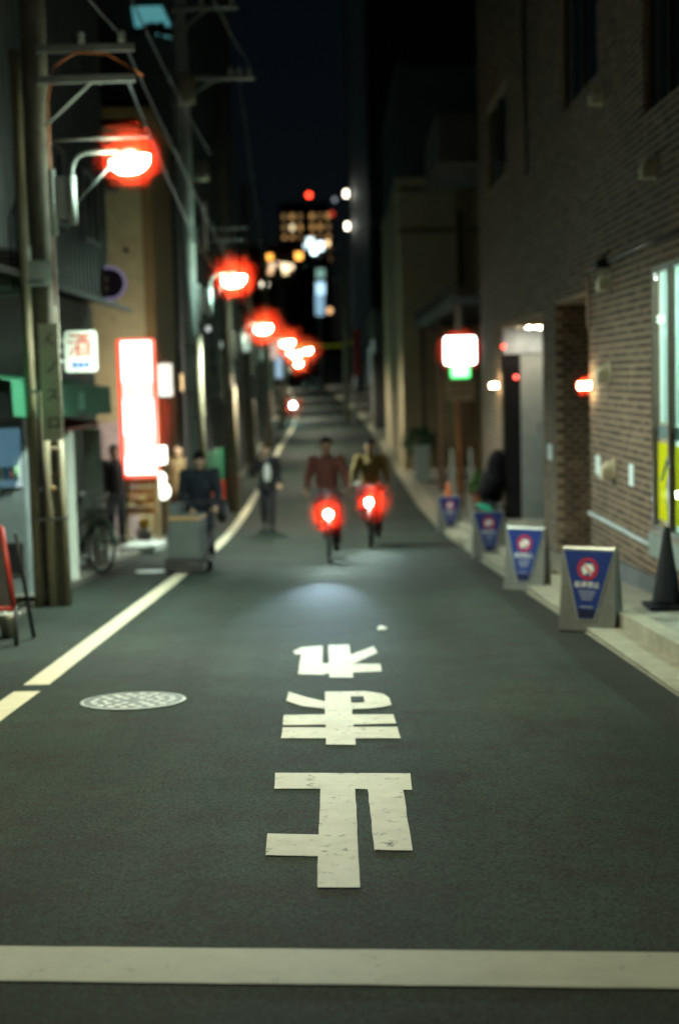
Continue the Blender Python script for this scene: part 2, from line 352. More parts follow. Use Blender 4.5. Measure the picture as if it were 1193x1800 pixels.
for i in range(nrow):
    z = Z0 + 0.012 + i*PH
    off = (i % 2)*PL/2
    for j in range(int((Y1-10.5)/PL)+2):
        a = 10.5 - off + j*PL; b = a+BLn
        if b > Y1: b = Y1
        if b-a < 0.03: continue
        if z+BHt < L(a)+0.05: continue
        ok = True
        for (oa, ob, oc, od) in OPEN:
            if z+BHt > oc-0.004 and z < od+0.004:
                if a >= oa-0.002 and b <= ob+0.002: ok = False; break
                if a < oa < b: b = oa
                elif a < ob < b: a = ob
        if not ok or b-a < 0.03: continue
        tone = random.choices(range(4), [4, 4, 2, 1])[0]
        dx = random.uniform(-0.003, 0.002)
        if abs(b-a-BLn) < 1e-6 and 12.2 < a < 15.5 and -0.5 < z < 3.2: cand.append((a, z, tone, dx))
        else: mass.mi = tone; mass.box(WX-0.012+dx, WX-0.0005, a, b, z, z+BHt)
cand.sort()
for k, (a, z, tone, dx) in enumerate(cand):
    if k < 300:
        o = bpy.data.objects.new('brick', brick_meshes[tone]); C.objects.link(o); o.parent = wall; o.location = (WX-0.0005+dx, a, z)
    else: mass.mi = tone; mass.box(WX-0.012+dx, WX-0.0005, a, a+BLn, z, z+BHt)
# far reveals of the two entrances, faced with the same brick
for (ya, x0, x1, ztop) in ((18.8, WX, WX+1.3, 2.28),):
    for i in range(int((ztop+1.3)/PH)):
        z = -1.3 + i*PH
        x = x0 + (i % 2)*PL/2
        while x < x1:
            mass.mi = random.choices(range(4), [3, 4, 1, 4])[0]
            mass.box(x, min(x+BLn, x1), ya-0.012, ya-0.0005, z, min(z+BHt+.006, ztop)); x += PL
bm_ = mass.build('brick_courses', tones, wall); bm_['kind'] = 'stuff'
# pale ledge, plinth
led = MB().box(WX-0.045, WX-0.013, 13.12, 16.29, -0.225, -0.195).build('ledge', mat('ledge_zinc', (0.40, 0.44, 0.43), 0.45, 0.3), bb)
MB().box(WX-0.045, WX-0.013, 7.4, 13.10, -0.30, -0.085).build('window_ledge', mat('ledge_stone', (0.16, 0.19, 0.18), 0.6), bb)
pl = MB().add([(WX-0.06, 10.8, L(10.8)+.12), (WX-0.06, 16.28, L(16.28)+.12), (WX-0.06, 16.28, -.60), (WX-0.06, 10.8, -.42),
               (WX-0.013, 10.8, L(10.8)+.12), (WX-0.013, 16.28, L(16.28)+.12), (WX-0.013, 16.28, -.60), (WX-0.013, 10.8, -.42)],
              [(0, 3, 2, 1), (4, 5, 6, 7), (0, 4, 7, 3), (1, 2, 6, 5), (3, 7, 6, 2)]).build('plinth', mat('plinth', (0.07, 0.075, 0.08), 0.6, bump=0.2), bb)
def window(par, y0, y1, z0, z1, muls, x=WX+0.05, fr=frame_m, gl=dark_glass, name='window'):
    f = MB(); t = 0.05
    f.box(x, x+0.06, y0, y0+t, z0, z1).box(x, x+0.06, y1-t, y1, z0, z1).box(x, x+0.06, y0+t, y1-t, z0, z0+t).box(x, x+0.06, y0+t, y1-t, z1-t, z1)
    wdw = f.build(name, fr, par); ym = [y0+t]
    for m in muls: box('mullion', x-0.005, x+0.055, m-0.03, m+0.03, z0+t, z1-t, fr, wdw); ym.append(m)
    ym.append(y1-t)
    for a, b in zip(ym, ym[1:]): box('pane', x+0.025, x+0.035, a+0.01, b-0.01, z0+t+.005, z1-t-.005, gl, wdw)
    return wdw
window(bb, 9.2, 13.4, 3.73, 6.3, [11.3, 12.6]); window(bb, 15.65, 18.2, 4.6, 7.0, [16.9]); window(bb, 23.75, 26.85, 4.72, 6.2, [25.3])
for (a, b, c, d) in OPEN[1:4]: box('pane_reflection_glow', WX+0.16, WX+0.17, a+.02, b-.02, c+.02, d-.02, emit('pane_reflection', (.22, .42, .40), .035), bb)  # faint teal emission stands in for light reflected in the panes
# the lit shop behind the right-hand window
shop_glass = glass('shop_glass', (0.93, 0.97, 0.96), 0.06)
window(bb, 7.6, 13.1, -.07, 2.33, [12.42, 11.2, 9.9, 8.7], x=WX-.01, gl=shop_glass, name='shop_window')
mint = mat('mint_paint', (0.58, 0.72, 0.66), 0.7, var=0.05)
rm = MB()
rm.add([(6.0, 7.0, -.3), (6.0, 13.6, -.3), (6.0, 13.6, 2.6), (6.0, 7.0, 2.6)], [(3, 2, 1, 0)])
rm.add([(WX+.14, 13.6, -.3), (6.0, 13.6, -.3), (6.0, 13.6, 2.6), (WX+.14, 13.6, 2.6)], [(0, 1, 2, 3)])
rm.add([(WX+.14, 7.0, -.3), (6.0, 7.0, -.3), (6.0, 7.0, 2.6), (WX+.14, 7.0, 2.6)], [(3, 2, 1, 0)])
rm.add([(WX+.14, 7.0, 2.6), (6.0, 7.0, 2.6), (6.0, 13.6, 2.6), (WX+.14, 13.6, 2.6)], [(0, 1, 2, 3)])
rm.add([(WX+.14, 7.0, -.3), (6.0, 7.0, -.3), (6.0, 13.6, -.3), (WX+.14, 13.6, -.3)], [(3, 2, 1, 0)])
rm.build('shop_room', mint, bb)
tube_m = emit('fluorescent', (0.82, 1.0, 0.92), 360.0)
for yy in (8.4, 10.6, 12.6):
    f_ = box('ceiling_light', 3.5, 4.7, yy-.09, yy+.09, 2.54, 2.595, white_steel, bb); box('tube', 3.55, 4.65, yy-.05, yy+.05, 2.515, 2.538, tube_m, f_)
box('curtain_rail', WX+.040, WX+.052, 7.7, 13.04, 0.78, 0.90, mat('rail_grey', (0.18, 0.22, 0.24), 0.5), bb)
mint_paper = paper('mint_blind', (0.50, 0.62, 0.60)); dim_paper = paper('grey_blind', (0.26, 0.34, 0.31))
for k in range(44):
    ya = 13.02 - .12*k; MB().add([(WX+.056, ya, .92), (WX+.080, ya-.10, .92), (WX+.080, ya-.10, 2.28), (WX+.056, ya, 2.28)], [(0, 1, 2, 3)]).build('blind_slat', dim_paper if k % 5 == 1 else mint_paper, bb)
box('wall_poster', 4.6, 4.62, 13.25, 13.55, 1.3, 1.75, mat('peach_poster', (0.85, 0.45, 0.25), 0.6), bb)
box('shop_counter', 4.2, 4.9, 8.0, 12.4, -.29, 0.75, mat('counter', (0.35, 0.3, 0.22), 0.6), bb)
ypap = paper('yellow_poster', (0.88, 0.78, 0.03)); 
for a, b in ((12.47, 13.03), (11.25, 12.37)):
    p_ = box('yellow_poster', WX+.036, WX+.040, a, b, 0.04, 0.74, ypap, bb)
ink = mat('blue_ink', (0.03, 0.16, 0.22), 0.6)
MB().tube([(WX+.030, 12.50, 0.50), (WX+.030, 12.62, 0.62), (WX+.030, 12.88, 0.40)], 0.012, 6).build('roof_mark', ink, p_)
text('住', 0.17, ink, p_, (WX+.030, 12.62, 0.34), (0, -1, 0), (0, 0, 1)); text('宅', 0.17, ink, p_, (WX+.030, 12.62, 0.17), (0, -1, 0), (0, 0, 1))
# first entrance: dark door at the back
box('door', WX+1.28, WX+1.34, 16.3, 18.8, -1.0, 2.28, mat('dark_door', (0.02, 0.018, 0.016), 0.5), bb)
# second entrance: grey door and panel facing the street end
e2 = mat('door_grey', (0.46, 0.50, 0.50), 0.45, 0.2, var=0.1); 
box('door_panel', 3.22, 3.62, 24.90, 24.96, -1.3, 1.72, e2, bb); 
MB().tube([(3.52, 24.86, 0.35), (3.52, 24.86, 0.55)], 0.02, 8).build('door_handle', steel, bb)
box('door_base', 3.30, 3.60, 24.885, 24.9, -1.15, -.85, mat('kick_plate', (0.42, 0.47, 0.47), 0.4, 0.5), bb)
box('transom_panel', WX+.02, 3.66, 24.86, 24.93, 1.74, 2.19, mat('transom_blue', (0.42, 0.47, 0.53), 0.5, 0.1), bb)
box('dark_door', WX+.02, 3.21, 24.93, 24.97, -1.4, 1.73, mat('door_black', (0.012, 0.011, 0.014), 0.35), bb)
box('lobby_wall', WX+.945, WX+1.0, 20.0, 25.0, -1.4, 2.2, dark_wall, bb)
box('lobby_floor', WX, WX+.95, 20.0, 25.0, -1.6, -1.15, paving, bb)
lamp_warm = emit('downlight_glow', (1.0, 0.88, 0.62), 520.0)
for xx, yy in ((3.28, 24.2), (3.44, 24.2), (3.10, 24.2)):
    d_ = MB().lathe([(0.055, 0), (0.06, -.02), (0.045, -.03)], 16, (xx, yy, 2.2)).build('downlight', white_steel, bb); MB().lathe([(0.001, -.031), (0.042, -.031), (0.042, -.034), (.001, -.034)], 14, (xx, yy, 2.2)).build('bulb', emit('downlight_dim', (1, .8, .5), 4.0) if xx < 3.2 else lamp_warm, d_)
red_led = emit('red_led', (1.0, 0.03, 0.02), 6.0)
for x, y, z in ((2.90, 24.7, 1.87), (3.13, 24.85, 1.34)):
    o = MB().ell((x, y, z), .035, .035, .035, 10, 6).build('alarm_light', red_led, bb, True)
# downpipe, conduit, vents, notices on the brick
MB().tube([(WX-.045, 21.2, 9.5), (WX-.045, 21.2, 6.0), (WX-.045, 21.2, 4.3)], .028, 10).build('downpipe', mat('downpipe', (0.03, 0.026, 0.024), 0.5), bb, True)
MB().tube([(WX-.03, 16.25, 1.9), (WX-.03, 16.25, 2.52), (WX-.03, 13.4, 2.55), (WX-.03, 12.0, 2.56)], .018, 8).build('conduit', mat('conduit', (0.05, 0.05, 0.045), 0.5), bb, True)
hood_m = mat('vent_beige', (0.44, 0.38, 0.26), 0.45, var=0.1)
for (y, z, big) in ((15.42, 4.30, 1), (12.90, 3.19, 1.05), (15.06, 2.33, 1.0), (15.10, 1.38, 1.15), (14.90, 0.37, 1.1)):
    v = MB().lathe([(0.105*big, 0), (0.105*big, .012)], 22, M=Matrix.Translation((WX-.012, y, z)) @ Matrix.Rotation(R(-90), 4, 'Y')).build('vent', hood_m, bb, True)
    h = MB(); rows = []
    for d, s in ((.0, .09), (.05, .085), (.09, .06), (.112, .02), (.115, -.08)):
        rows.append([(WX-.024-d*big, y+math.cos(math.pi*i/8)*.08*big*(1 if d < .1 else .9), z+(max(0, math.sin(math.pi*i/8))*(s+.0) if s > 0 else s*0)*big) for i in range(9)])
    vs = [p for r_ in rows for p in r_]
    fs = [(a*9+i, a*9+i+1, (a+1)*9+i+1, (a+1)*9+i) for a in range(4) for i in range(8)]
    h.add(vs, fs)
    h.box(WX-.024-.113*big, WX-.024, y-.08*big, y+.08*big, z-.085*big, z+.012)
    h.build('hood', hood_m, v, False, bevel=0.008)
cam_b = MB().box(WX-.16, WX-.02, 14.98, 15.08, 2.47, 2.56).build('security_camera', black, bb, bevel=0.01)
MB().tube([(WX-.10, 15.03, 2.56), (WX-.013, 15.03, 2.66)], .015, 8).build('bracket', black, cam_b)
note = mat('notice_paper', (0.62, 0.70, 0.70), 0.6, var=0.03)
for (y, z, s) in ((15.77, .36, .10), (13.98, .37, .085), (19.35, .32, .13)):
    n_ = box('notice', WX-.022, WX-.013, y-s*1.2, y+s*1.2, z-.10, z+.11, note, bb)
    for k in range(3): box('print', WX-.0235, WX-.022, y-s*.8, y+s*.8, z+.05-.05*k, z+.058-.05*k, mat('faint_print', (0.4, 0.45, 0.46), 0.6), n_)
# up-and-down wall lamps beside the entrances
sc_em = emit('sconce_glow', (1.0, 0.66, 0.34), 240.0)
def sconce(y, z, label):
    s = thing('wall_lamp', label, 'wall lamp', (WX-.013, y, z), group='wall lamps beside the brick entrances')
    MB().box(-.02, 0, -.05, .05, -.06, .06).build('backplate', frame_m, s)
    MB().box(-.15, -.02, -.05, .05, -.025, .025).build('lamp_body', mat('sconce_brass', (0.5, 0.35, 0.2), 0.4, 0.6), s, bevel=.008)
    MB().box(-.145, -.03, -.045, .045, .026, .032).build('lens', sc_em, s); MB().box(-.145, -.03, -.045, .045, -.032, -.026).build('lens', sc_em, s)
    MB().box(-.156, -.151, -.045, .045, -.022, .022).build('front_lens', emit('sconce_front', (1.0, 0.7, 0.45), 22.0), s)
    MB().box(-.148, -.022, -.056, -.051, -.022, .022).build('side_lens', emit('sconce_front', (1.0, 0.7, 0.45), 22.0), s)
sconce(16.12, 1.245, 'glowing up-and-down wall lamp on the near corner of the brick entrance')
sconce(25.35, 1.20, 'white lit wall lamp left of the grey door')

# ------------------------------------------------------------------ no-parking stands along the gutter
ss = mat('stand_steel', (0.25, 0.255, 0.24), 0.36, 0.65, var=0.15, scale=4, col2=(0.20, 0.185, 0.15), thr=0.62)
panel_blue = mat('panel_blue', (0.012, 0.030, 0.16), 0.35, var=0.1)
ring_red = mat('ring_red', (0.40, 0.015, 0.02), 0.45, var=0.05)
def stand(x, y, rz, label):
    s = thing('no_parking_stand', label, 'sign stand', (x, y, L(y)+0.01), rz, 'no-parking stands along the gutter')
    wb_, wt, h, d0, d1 = .235, .226, .67, .12, .03
    b = MB(); b.add([(-wb_, -d0, 0), (wb_, -d0, 0), (wb_, d0, 0), (-wb_, d0, 0), (-wt, -d1, h), (wt, -d1, h), (wt, d1, h), (-wt, d1, h)],
        [(3, 2, 1, 0), (4, 5, 6, 7), (0, 1, 5, 4), (1, 2, 6, 5), (2, 3, 7, 6), (3, 0, 4, 7)])
    body = b.build('body', ss, s, bevel=.012)
    tilt = math.atan2(d0-d1, h)
    def F(u, v, o=0.0): return Vector((u, -d0+(d0-d1)*v/h - o*math.cos(tilt), v + o*math.sin(tilt)))
    rim = MB()
    rim.prism([(-.2205, .655), (.2205, .655), (.074, .095), (-.074, .095)], lambda u, v: F(u, v, .001), lambda u, v: F(u, v, .010)); rim.build('rim', mat('rim_steel', (0.45, 0.48, 0.46), 0.3, 0.7), s)
    pn = MB().prism([(-.205, .642), (.205, .642), (.062, .108), (-.062, .108)], lambda u, v: F(u, v, .010), lambda u, v: F(u, v, .014)).build('panel', panel_blue, s)
    lower = MB().prism([(-.077, .180), (.077, .180), (.060, .114), (-.060, .114)], lambda u, v: F(u, v, .014), lambda u, v: F(u, v, .016)).build('lower_band', mat('band_navy', (0.008, 0.01, 0.04), 0.4), pn)
    n = 28; rg = MB(); cu, cv = 0.0, .50
    vs = []
    for k in range(n):
        a = 2*math.pi*k/n; vs += [F(cu+.086*math.cos(a), cv+.086*math.sin(a), .0175), F(cu+.064*math.cos(a), cv+.064*math.sin(a), .0175)]
    rg.add(vs, [(2*k, 2*((k+1) % n), 2*((k+1) % n)+1, 2*k+1) for k in range(n)]); rg.build('ring', ring_red, pn)
    # bus-and-bicycle shaped white figure behind the slash
    MB().prism([(-.045, .475), (.045, .475), (.05, .50), (.038, .535), (-.03, .54), (-.05, .505)], lambda u, v: F(u, v, .0150), lambda u, v: F(u, v, .0165)).build('pictogram', white_print, pn)
    for c_ in (-.024, .026):
        MB().prism([(c_+.016*math.cos(2*math.pi*k/12), .468+.016*math.sin(2*math.pi*k/12)) for k in range(12)], lambda u, v: F(u, v, .0150), lambda u, v: F(u, v, .0165)).build('pictogram_wheel', white_print, pn)
    MB().prism([(-.050, .556), (-.060, .546), (.050, .444), (.060, .454)], lambda u, v: F(u, v, .0170), lambda u, v: F(u, v, .0185)).build('slash', ring_red, pn)
    up = (F(0, 1)-F(0, 0)).normalized()
    text('駐車禁止', .052, white_print, pn, F(0, .372, .0155), (1, 0, 0), up)
    for k, wd in enumerate((.07, .058, .045)): MB().prism([(-wd, .325-.028*k), (wd, .325-.028*k), (wd, .313-.028*k), (-wd, .313-.028*k)], lambda u, v: F(u, v, .0145), lambda u, v: F(u, v, .0155)).build('small_print', mat('grey_print', (0.28, 0.30, 0.36), 0.5), pn)
    MB().prism([(-.055, .205), (.055, .205), (.055, .196), (-.055, .196)], lambda u, v: F(u, v, .0160), lambda u, v: F(u, v, .017)).build('small_print', mat('grey_print', (0.28, 0.30, 0.36), 0.5), pn)
    for sx in (-1, 1): MB().box(sx*.20-.03, sx*.20+.03, -d0+.01, d0-.01, -.012, .0).build('foot', rubber, s)
    return s
stand(1.985, 11.22, R(-30), 'nearest blue and steel no-parking stand beside the black cone')
stand(1.965, 14.85, R(-34), 'second no-parking stand from the front, turned to the right')
stand(2.07, 19.75, R(2), 'third no-parking stand from the front with a green bag on top')
stand(2.06, 26.5, R(3), 'farthest no-parking stand, in front of an orange cone')
bag = MB().ell((0, 0, 0), .14, .05, .045, 14, 8, Matrix.Rotation(R(22), 3, 'Y')).ell((.05, .0, -.03), .07, .045, .04, 12, 7).build('bag', mat('green_plastic', (0.05, 0.50, 0.32), 0.35), smooth=True, loc=(2.03, 19.74, L(19.75)+.72))
tag(bag, 'small green plastic bag lying on a no-parking stand', 'bag')
def cone(x, y, z, h, m, label, band=None):
    c = thing('traffic_cone', label, 'traffic cone', (x, y, z))
    MB().box(-h*.26, h*.26, -h*.26, h*.26, 0, .035).build('base', m, c, bevel=.012)
    MB().lathe([(h*.19, .03), (h*.185, .05), (h*.035, h), (h*.02, h+.01)], 20).build('cone_body', m, c, True)
    if band: MB().lathe([(h*.135, h*.32), (h*.138, h*.325), (h*.09, h*.60), (h*.088, h*.605)], 20).build('band', band, c, True)
    return c
cone(2.665, 11.55, L(11.55)+.14, .66, mat('cone_black', (0.010, 0.011, 0.014), 0.75, spec=.15), 'black traffic cone standing against the brick wall')
cone(2.21, 28.6, L(28.6)+.02, .82, mat('cone_orange', (0.60, 0.12, 0.02), 0.5), 'orange traffic cone behind the farthest no-parking stand', white_print)
# scooter under a black cover in the doorway
sc = thing('covered_scooter', 'scooter under a black cover beside the dark doorway', 'scooter', (2.80, 25.35, L(25.35)+.12), R(6))
MB().cap((0, -.2, .9), (0, .5, .65), .26, .24, 12).cap((0, -.1, .25), (0, .6, .3), .20, .22, 12).ell((0, -.28, 1.12), .22, .16, .32).ell((0, .3, .85), .2, .4, .2).build('cover', mat('cover_black', (0.006, 0.006, 0.008), 0.85, spec=.1, bump=.5, bscale=12), sc, remesh=.03)
for yy in (-.32, .72): MB().tube([(.0, yy+.22*math.cos(a*math.pi/8), .22+.22*math.sin(a*math.pi/8)) for a in range(17)], .05, 8).build('wheel', rubber, sc, True)
paper_s = MB().add([(-.04, -.03, .002), (.035, -.035, .012), (.045, .03, .004), (-.03, .04, .014), (0, 0, .03), (-.04, -.03, 0), (.035, -.035, 0), (.045, .03, 0), (-.03, .04, 0)],
    [(0, 1, 4), (1, 2, 4), (2, 3, 4), (3, 0, 4), (0, 5, 6, 1), (1, 6, 7, 2), (2, 7, 8, 3), (3, 8, 5, 0), (8, 7, 6, 5)]).build('litter', mat('litter_white', (0.85, 0.88, 0.85), 0.6), loc=(.33, 11.73, L(11.73)+.001))
tag(paper_s, 'scrap of white paper lying in the middle of the road', 'litter')

# ------------------------------------------------------------------ manhole covers
iron_dark = mat('manhole_base', (0.13, 0.14, 0.135), 0.5, 0.35, var=0.3, scale=14, bump=0.5, bscale=70)
iron = mat('manhole_iron', (0.46, 0.49, 0.48), 0.42, 0.35, var=0.25, scale=14, bump=0.5, bscale=70, col2=(0.12, 0.12, 0.11), thr=0.6)
def manhole(x, y, r, label, m, base=None):
    sl = math.atan(-(L(y+.2)-L(y-.2))/.4)
    o = thing('manhole_cover', label, 'manhole cover', (x, y, L(y)+.001)); o.rotation_euler = (-sl, 0, 0)
    MB().lathe([(r*.99, 0), (r*.99, .006), (r*.93, .007), (r*.93, 0.002)], 40).build('ring', m, o)
    lid = MB().lathe([(r*.915, 0), (r*.915, .005)], 40).build('lid', base or m, o)
    st = MB()
    for ring, n in ((.30, 6), (.52, 12), (.74, 18)):
        for k in range(n):
            a = 2*math.pi*(k+.3*ring)/n; st.lathe([(r*.085, .005), (r*.07, .009)], 7, (r*ring*math.cos(a), r*ring*math.sin(a), 0))
    sb = st.build('stud_pattern', m, lid); sb['kind'] = 'stuff'
    return o
manhole(-1.262, 8.39, .318, 'round pale iron manhole cover in the left half of the road', iron, iron_dark)
manhole(-2.555, 19.0, .21, 'small white manhole cover beside the edge line near the hand cart', mat('manhole_white', (0.72, 0.76, 0.74), 0.5, var=0.1))

# ------------------------------------------------------------------ utility poles and street lamps on the left
def utility_pole(x, y, top, r, label, pipes=(), m=pole_m):
    p = thing('utility_pole', label, 'utility pole', (x, y, L(y)), group='utility poles along the left side')
    z = L(y); h = top - z
    MB().tube([(0, 0, -.05), (0, 0, h*.5), (0, 0, h)], [r, r*.93, r*.86], 18).build('shaft', m, p, True)
    for zz in (1.2, 2.6, 3.4):
        MB().lathe([(r*1.06, zz), (r*1.06, zz+.05)], 18).build('band', steel, p)
    for k, (dx, dy, pr, pt) in enumerate(pipes):
        q = MB().tube([(dx, dy, 0), (dx*1.0, dy, pt)], pr, 10).build('conduit_pipe', pipe_m, p, True)
        for zz in (0.9, 2.2, 3.3):
            if zz < pt: MB().box(min(0, dx)-.03, max(0, dx)+.03, dy-pr-.008, dy-pr-.002, zz, zz+.03).build('clamp', steel, q)
    return p
def crossarm(p, x0, x1, z, y=-.15, ins=(), brace=True):
    a = MB().box(x0, x1, y-.035, y+.035, z-.035, z+.035).build('crossarm', steel, p)
    if brace: MB().tube([(x0+.05, y, z-.45), (x0+(x1-x0)*.55, y, z-.03)], .015, 6).build('brace', steel, p)
    for i in ins: MB().lathe([(.02, 0), (.045, .03), (.03, .06), (.045, .09), (.025, .13)], 10, (i, y, z+.035)).build('insulator', white_steel, a, True)
p1 = utility_pole(-2.93, 14.62, 9.0, .135, 'near concrete utility pole strapped with conduits beside the bicycle', [(-.17, -.12, .055, 5.6), (-.02, -.19, .042, 2.2), (.12, -.13, .03, 1.75)])
z0 = L(14.62)
crossarm(p1, .05, 1.02, 4.42-z0); crossarm(p1, .05, 1.02, 4.72-z0, brace=False, ins=(.5, .9)); crossarm(p1, -.4, 1.3, 6.2-z0, ins=(-.3, .3, .8, 1.2))
MB().tube([(-.1, .16, 3.88-z0), (1.1, .16, 3.90-z0)], .018, 8).build('stay_bar', steel, p1, True)
MB().tube([(.13, -.14, 2.2-z0), (.14, -.15, 4.2-z0), (.22, -.16, 4.55-z0), (.45, -.17, 4.68-z0), (.75, -.17, 4.66-z0), (1.1, -.1, 4.45-z0)], .012, 6).build('orange_cable', mat('orange_cable', (0.40, 0.10, 0.02), 0.5), p1, True)
# advertising plate on the pole, black strokes on cream
adv = MB().box(-.035, .165, -.255, -.240, .85-z0, 2.02-z0).build('advert_plate', mat('cream_plate', (0.66, 0.60, 0.46), 0.5, var=0.08, col2=(0.4, 0.34, 0.24), thr=.66), p1)
for k, ch in enumerate(('く', 'ノ', 'ス', 'ロ')): text(ch, .15, black_print, adv, (.085, -.260, 1.86-z0-.28*k), (1, 0, 0), (0, 0, 1))
MB().box(-.14, .10, -.150, -.136, 2.40-z0, 2.66-z0).build('wrap_band', white_steel, p1)
bx_ = MB().box(-.03, .12, -.20, -.15, .48-z0, .78-z0).build('switch_box', mat('box_brown', (0.16, 0.12, 0.08), 0.5), p1, bevel=.02)
MB().box(.0, .09, -.206, -.20, .53-z0, .73-z0).build('cover_plate', mat('cover_dark', (0.06, 0.05, 0.04), 0.5), bx_)
MB().lathe([(.035, 0), (.03, .02)], 12, M=Matrix.Translation((.02, -.20, .36-z0)) @ Matrix.Rotation(R(90), 4, 'X')).build('reflector', mat('amber', (0.7, 0.45, 0.2), 0.3), p1)
p2 = utility_pole(-2.47, 24.5, 10.2, .15, 'pale utility pole with transformer can behind the cart pusher', [(.16, -.10, .05, 3.6)], mat('pole_pale', (0.36, 0.40, 0.40), 0.7, var=0.2, scale=4, bump=.2, bscale=40))
z2 = L(24.5)
crossarm(p2, -.2, 1.25, 6.45-z2, ins=(.85, 1.0, 1.15)); crossarm(p2, -.4, 1.0, 8.6-z2, ins=(-.3, .3, .9)); crossarm(p2, -.1, 1.0, 7.6-z2, ins=(.4, .9))
MB().lathe([(.0, 0), (.16, .01), (.17, .06), (.17, .42), (.13, .46), (.13, .50)], 18, (.1, -.32, 6.0-z2)).build('transformer', mat('transformer_grey', (0.30, 0.28, 0.22), 0.6), p2, True)
MB().lathe([(.0, 0), (.11, .01), (.12, .05), (.12, .30), (.0, .32)], 18, (.32, -.25, 4.75-z2)).build('junction_can', mat('transformer_grey', (0.30, 0.28, 0.22), 0.6), p2, True)
for zz in (3.75, 3.95): MB().box(.1, 1.05, -.2, -.17, zz-z2, zz+.03-z2).build('cable_bracket', steel, p2)
MB().box(.2, .235, -.2, -.17, 3.55-z2, 4.0-z2).build('cable_bracket', steel, p2)
mid = [utility_pole(-2.55, 34.0, 8.2, .13, 'utility pole by the green barrier', [(.14, -.1, .04, 3.0)]), utility_pole(-2.75, 46.0, 7.6, .13, 'utility pole beyond the walking pedestrian'),
       utility_pole(-2.85, 60.0, 7.4, .13, 'utility pole farther down the lane, fifth along the left side'), utility_pole(-2.9, 75.0, 7.4, .13, 'utility pole far down the lane, sixth along the left side'), utility_pole(-3.2, 90.0, 7.4, .13, 'farthest utility pole on the left side of the lane')]
utility_pole(-2.9, 8.7, 8.4, .135, 'nearest utility pole, just outside the left edge')

glow_g = emit('lamp_glow_green_white', (0.80, 1.0, 0.82), 95.0)
glow_w = emit('lamp_glow_warm', (1.0, .98, 0.76), 30.0)
glow_n = emit('lamp_glow_neutral', (1.0, 0.95, 0.72), 100.0)
BEAM = {'lamp_glow_green_white': (1500, (.82, 1.0, .84)), 'lamp_glow_warm': (1200, (.97, 1.0, .70)), 'lamp_glow_neutral': (900, (1.0, .93, .72))}
arm_m = mat('arm_grey', (0.22, 0.24, 0.23), 0.45, 0.2, var=0.12, scale=8)
glow_top = emit('lamp_glow_top', (1.0, 0.86, 0.60), 75.0)
def street_lamp(x, y, z, px, label, gm=glow_g, gt=glow_top, bz=-.32):
    """x, y, z: centre of the glass bowl; px: x of the pole that carries it"""
    t = thing('street_lamp', label, 'street lamp', (x, y, z), group='street lamps along the left side')
    d = px - x
    tilt = Matrix.Rotation(R(-9), 4, 'Y')
    MB().lathe([(.0, .125), (.045, .12), (.07, .10), (.085, .06), (.10, .034), (.10, .022), (.0, .022)], 26, M=tilt).build('hood', white_steel, t, True)
    MB().lathe([(.09, .028), (.15, .024), (.198, .012), (.2005, .0105), (.09, .0105)], 26, M=tilt).build('top_glass', gt, t, True)
    MB().lathe([(.20, .010), (.195, -.03), (.17, -.075), (.125, -.112), (.07, -.13), (.002, -.136)], 26, M=tilt).build('bowl', gm, t, True)
    pw, lc = BEAM[gm.name]
    ld = bpy.data.lights.new('lamp_beam', 'SPOT'); ld.energy = pw; ld.color = lc; ld.spot_size = R(134 if y < 30 else 164); ld.spot_blend = .6; ld.shadow_soft_size = .08
    lo = bpy.data.objects.new('lamp_beam', ld); C.objects.link(lo); lo.parent = t; lo.location = (.03, 0, bz); lo.rotation_euler = (0, R(-18), 0)      # the reflector throws most of the light down
    # arm: from the bracket up and over to the hood
    xb = d + .36
    MB().tube([(xb, 0, -.55), (xb, 0, -.10), (xb+.02, 0, -.02), (xb+.07, 0, .05), (xb+.15, 0, .085), (-.10, 0, .09)], .024, 12).build('arm', arm_m, t, True)
    MB().tube([(xb+.02, .01, -.42), (-.10, .01, .04)], .010, 6).build('strut', arm_m, t, True)
    br = MB().box(d+.14, xb, -.02, .02, -.50, -.46).box(d+.14, xb, -.02, .02, -.20, -.16).build('bracket', white_steel, t)
    MB().tube([(d+.165, 0, -.72), (d+.165, 0, -.08)], .038, 12).build('sleeve', white_steel, t, True)
    MB().tube([(xb, 0, -.62), (xb, 0, -.14)], .042, 12).build('sleeve', white_steel, t, True)
    MB().box(d+.20, xb-.04, -.03, .03, -.56, -.14).build('ballast_box', mat('ballast_grey', (0.32, 0.31, 0.29), 0.5), t, bevel=.01)
    return t
LAMPS = [((-1.72, 8.7, 4.35), -2.9, 'street lamp just above the frame, lighting the near road', glow_w),
 ((-1.988,14.400,3.613), -2.93, 'nearest lit street lamp, on the pole strapped with conduits', glow_g),
 ((-1.690,24.500,3.133), -2.47, 'second lit street lamp, on the pale pole with the transformer', glow_g),
 ((-1.682,34.000,2.640), -2.55, 'third lit street lamp from the front, by the green barrier', glow_n),
 ((-1.523,46.000,2.586), -2.75, 'fourth lit street lamp from the front', glow_n),
 ((-1.642,60.000,2.464), -2.85, 'fifth lit street lamp from the front', glow_n),
 ((-1.422,75.000,2.892), -2.9, 'sixth lit street lamp from the front, on a long arm over the lane', glow_n),
 ((-2.302,90.000,2.387), -3.2, 'farthest lit street lamp in the row', glow_n)]
for yy_, lab_ in ((110, 'lit street lamp beyond the farthest of the near row'), (132, 'lit street lamp where the lane climbs again'), (158, 'last lit street lamp before the tower block')):
    xx_ = -3.0+bend(yy_); utility_pole(xx_, yy_, L(yy_)+6.5, .13, 'distant utility pole carrying the '+lab_); LAMPS.append(((xx_+1.0, yy_, L(yy_)+4.1), xx_, lab_, glow_n))
RADS = (.30, .38, .50, .60, .70, .80, .90, 1.0, 1.1, 1.2, 1.3)
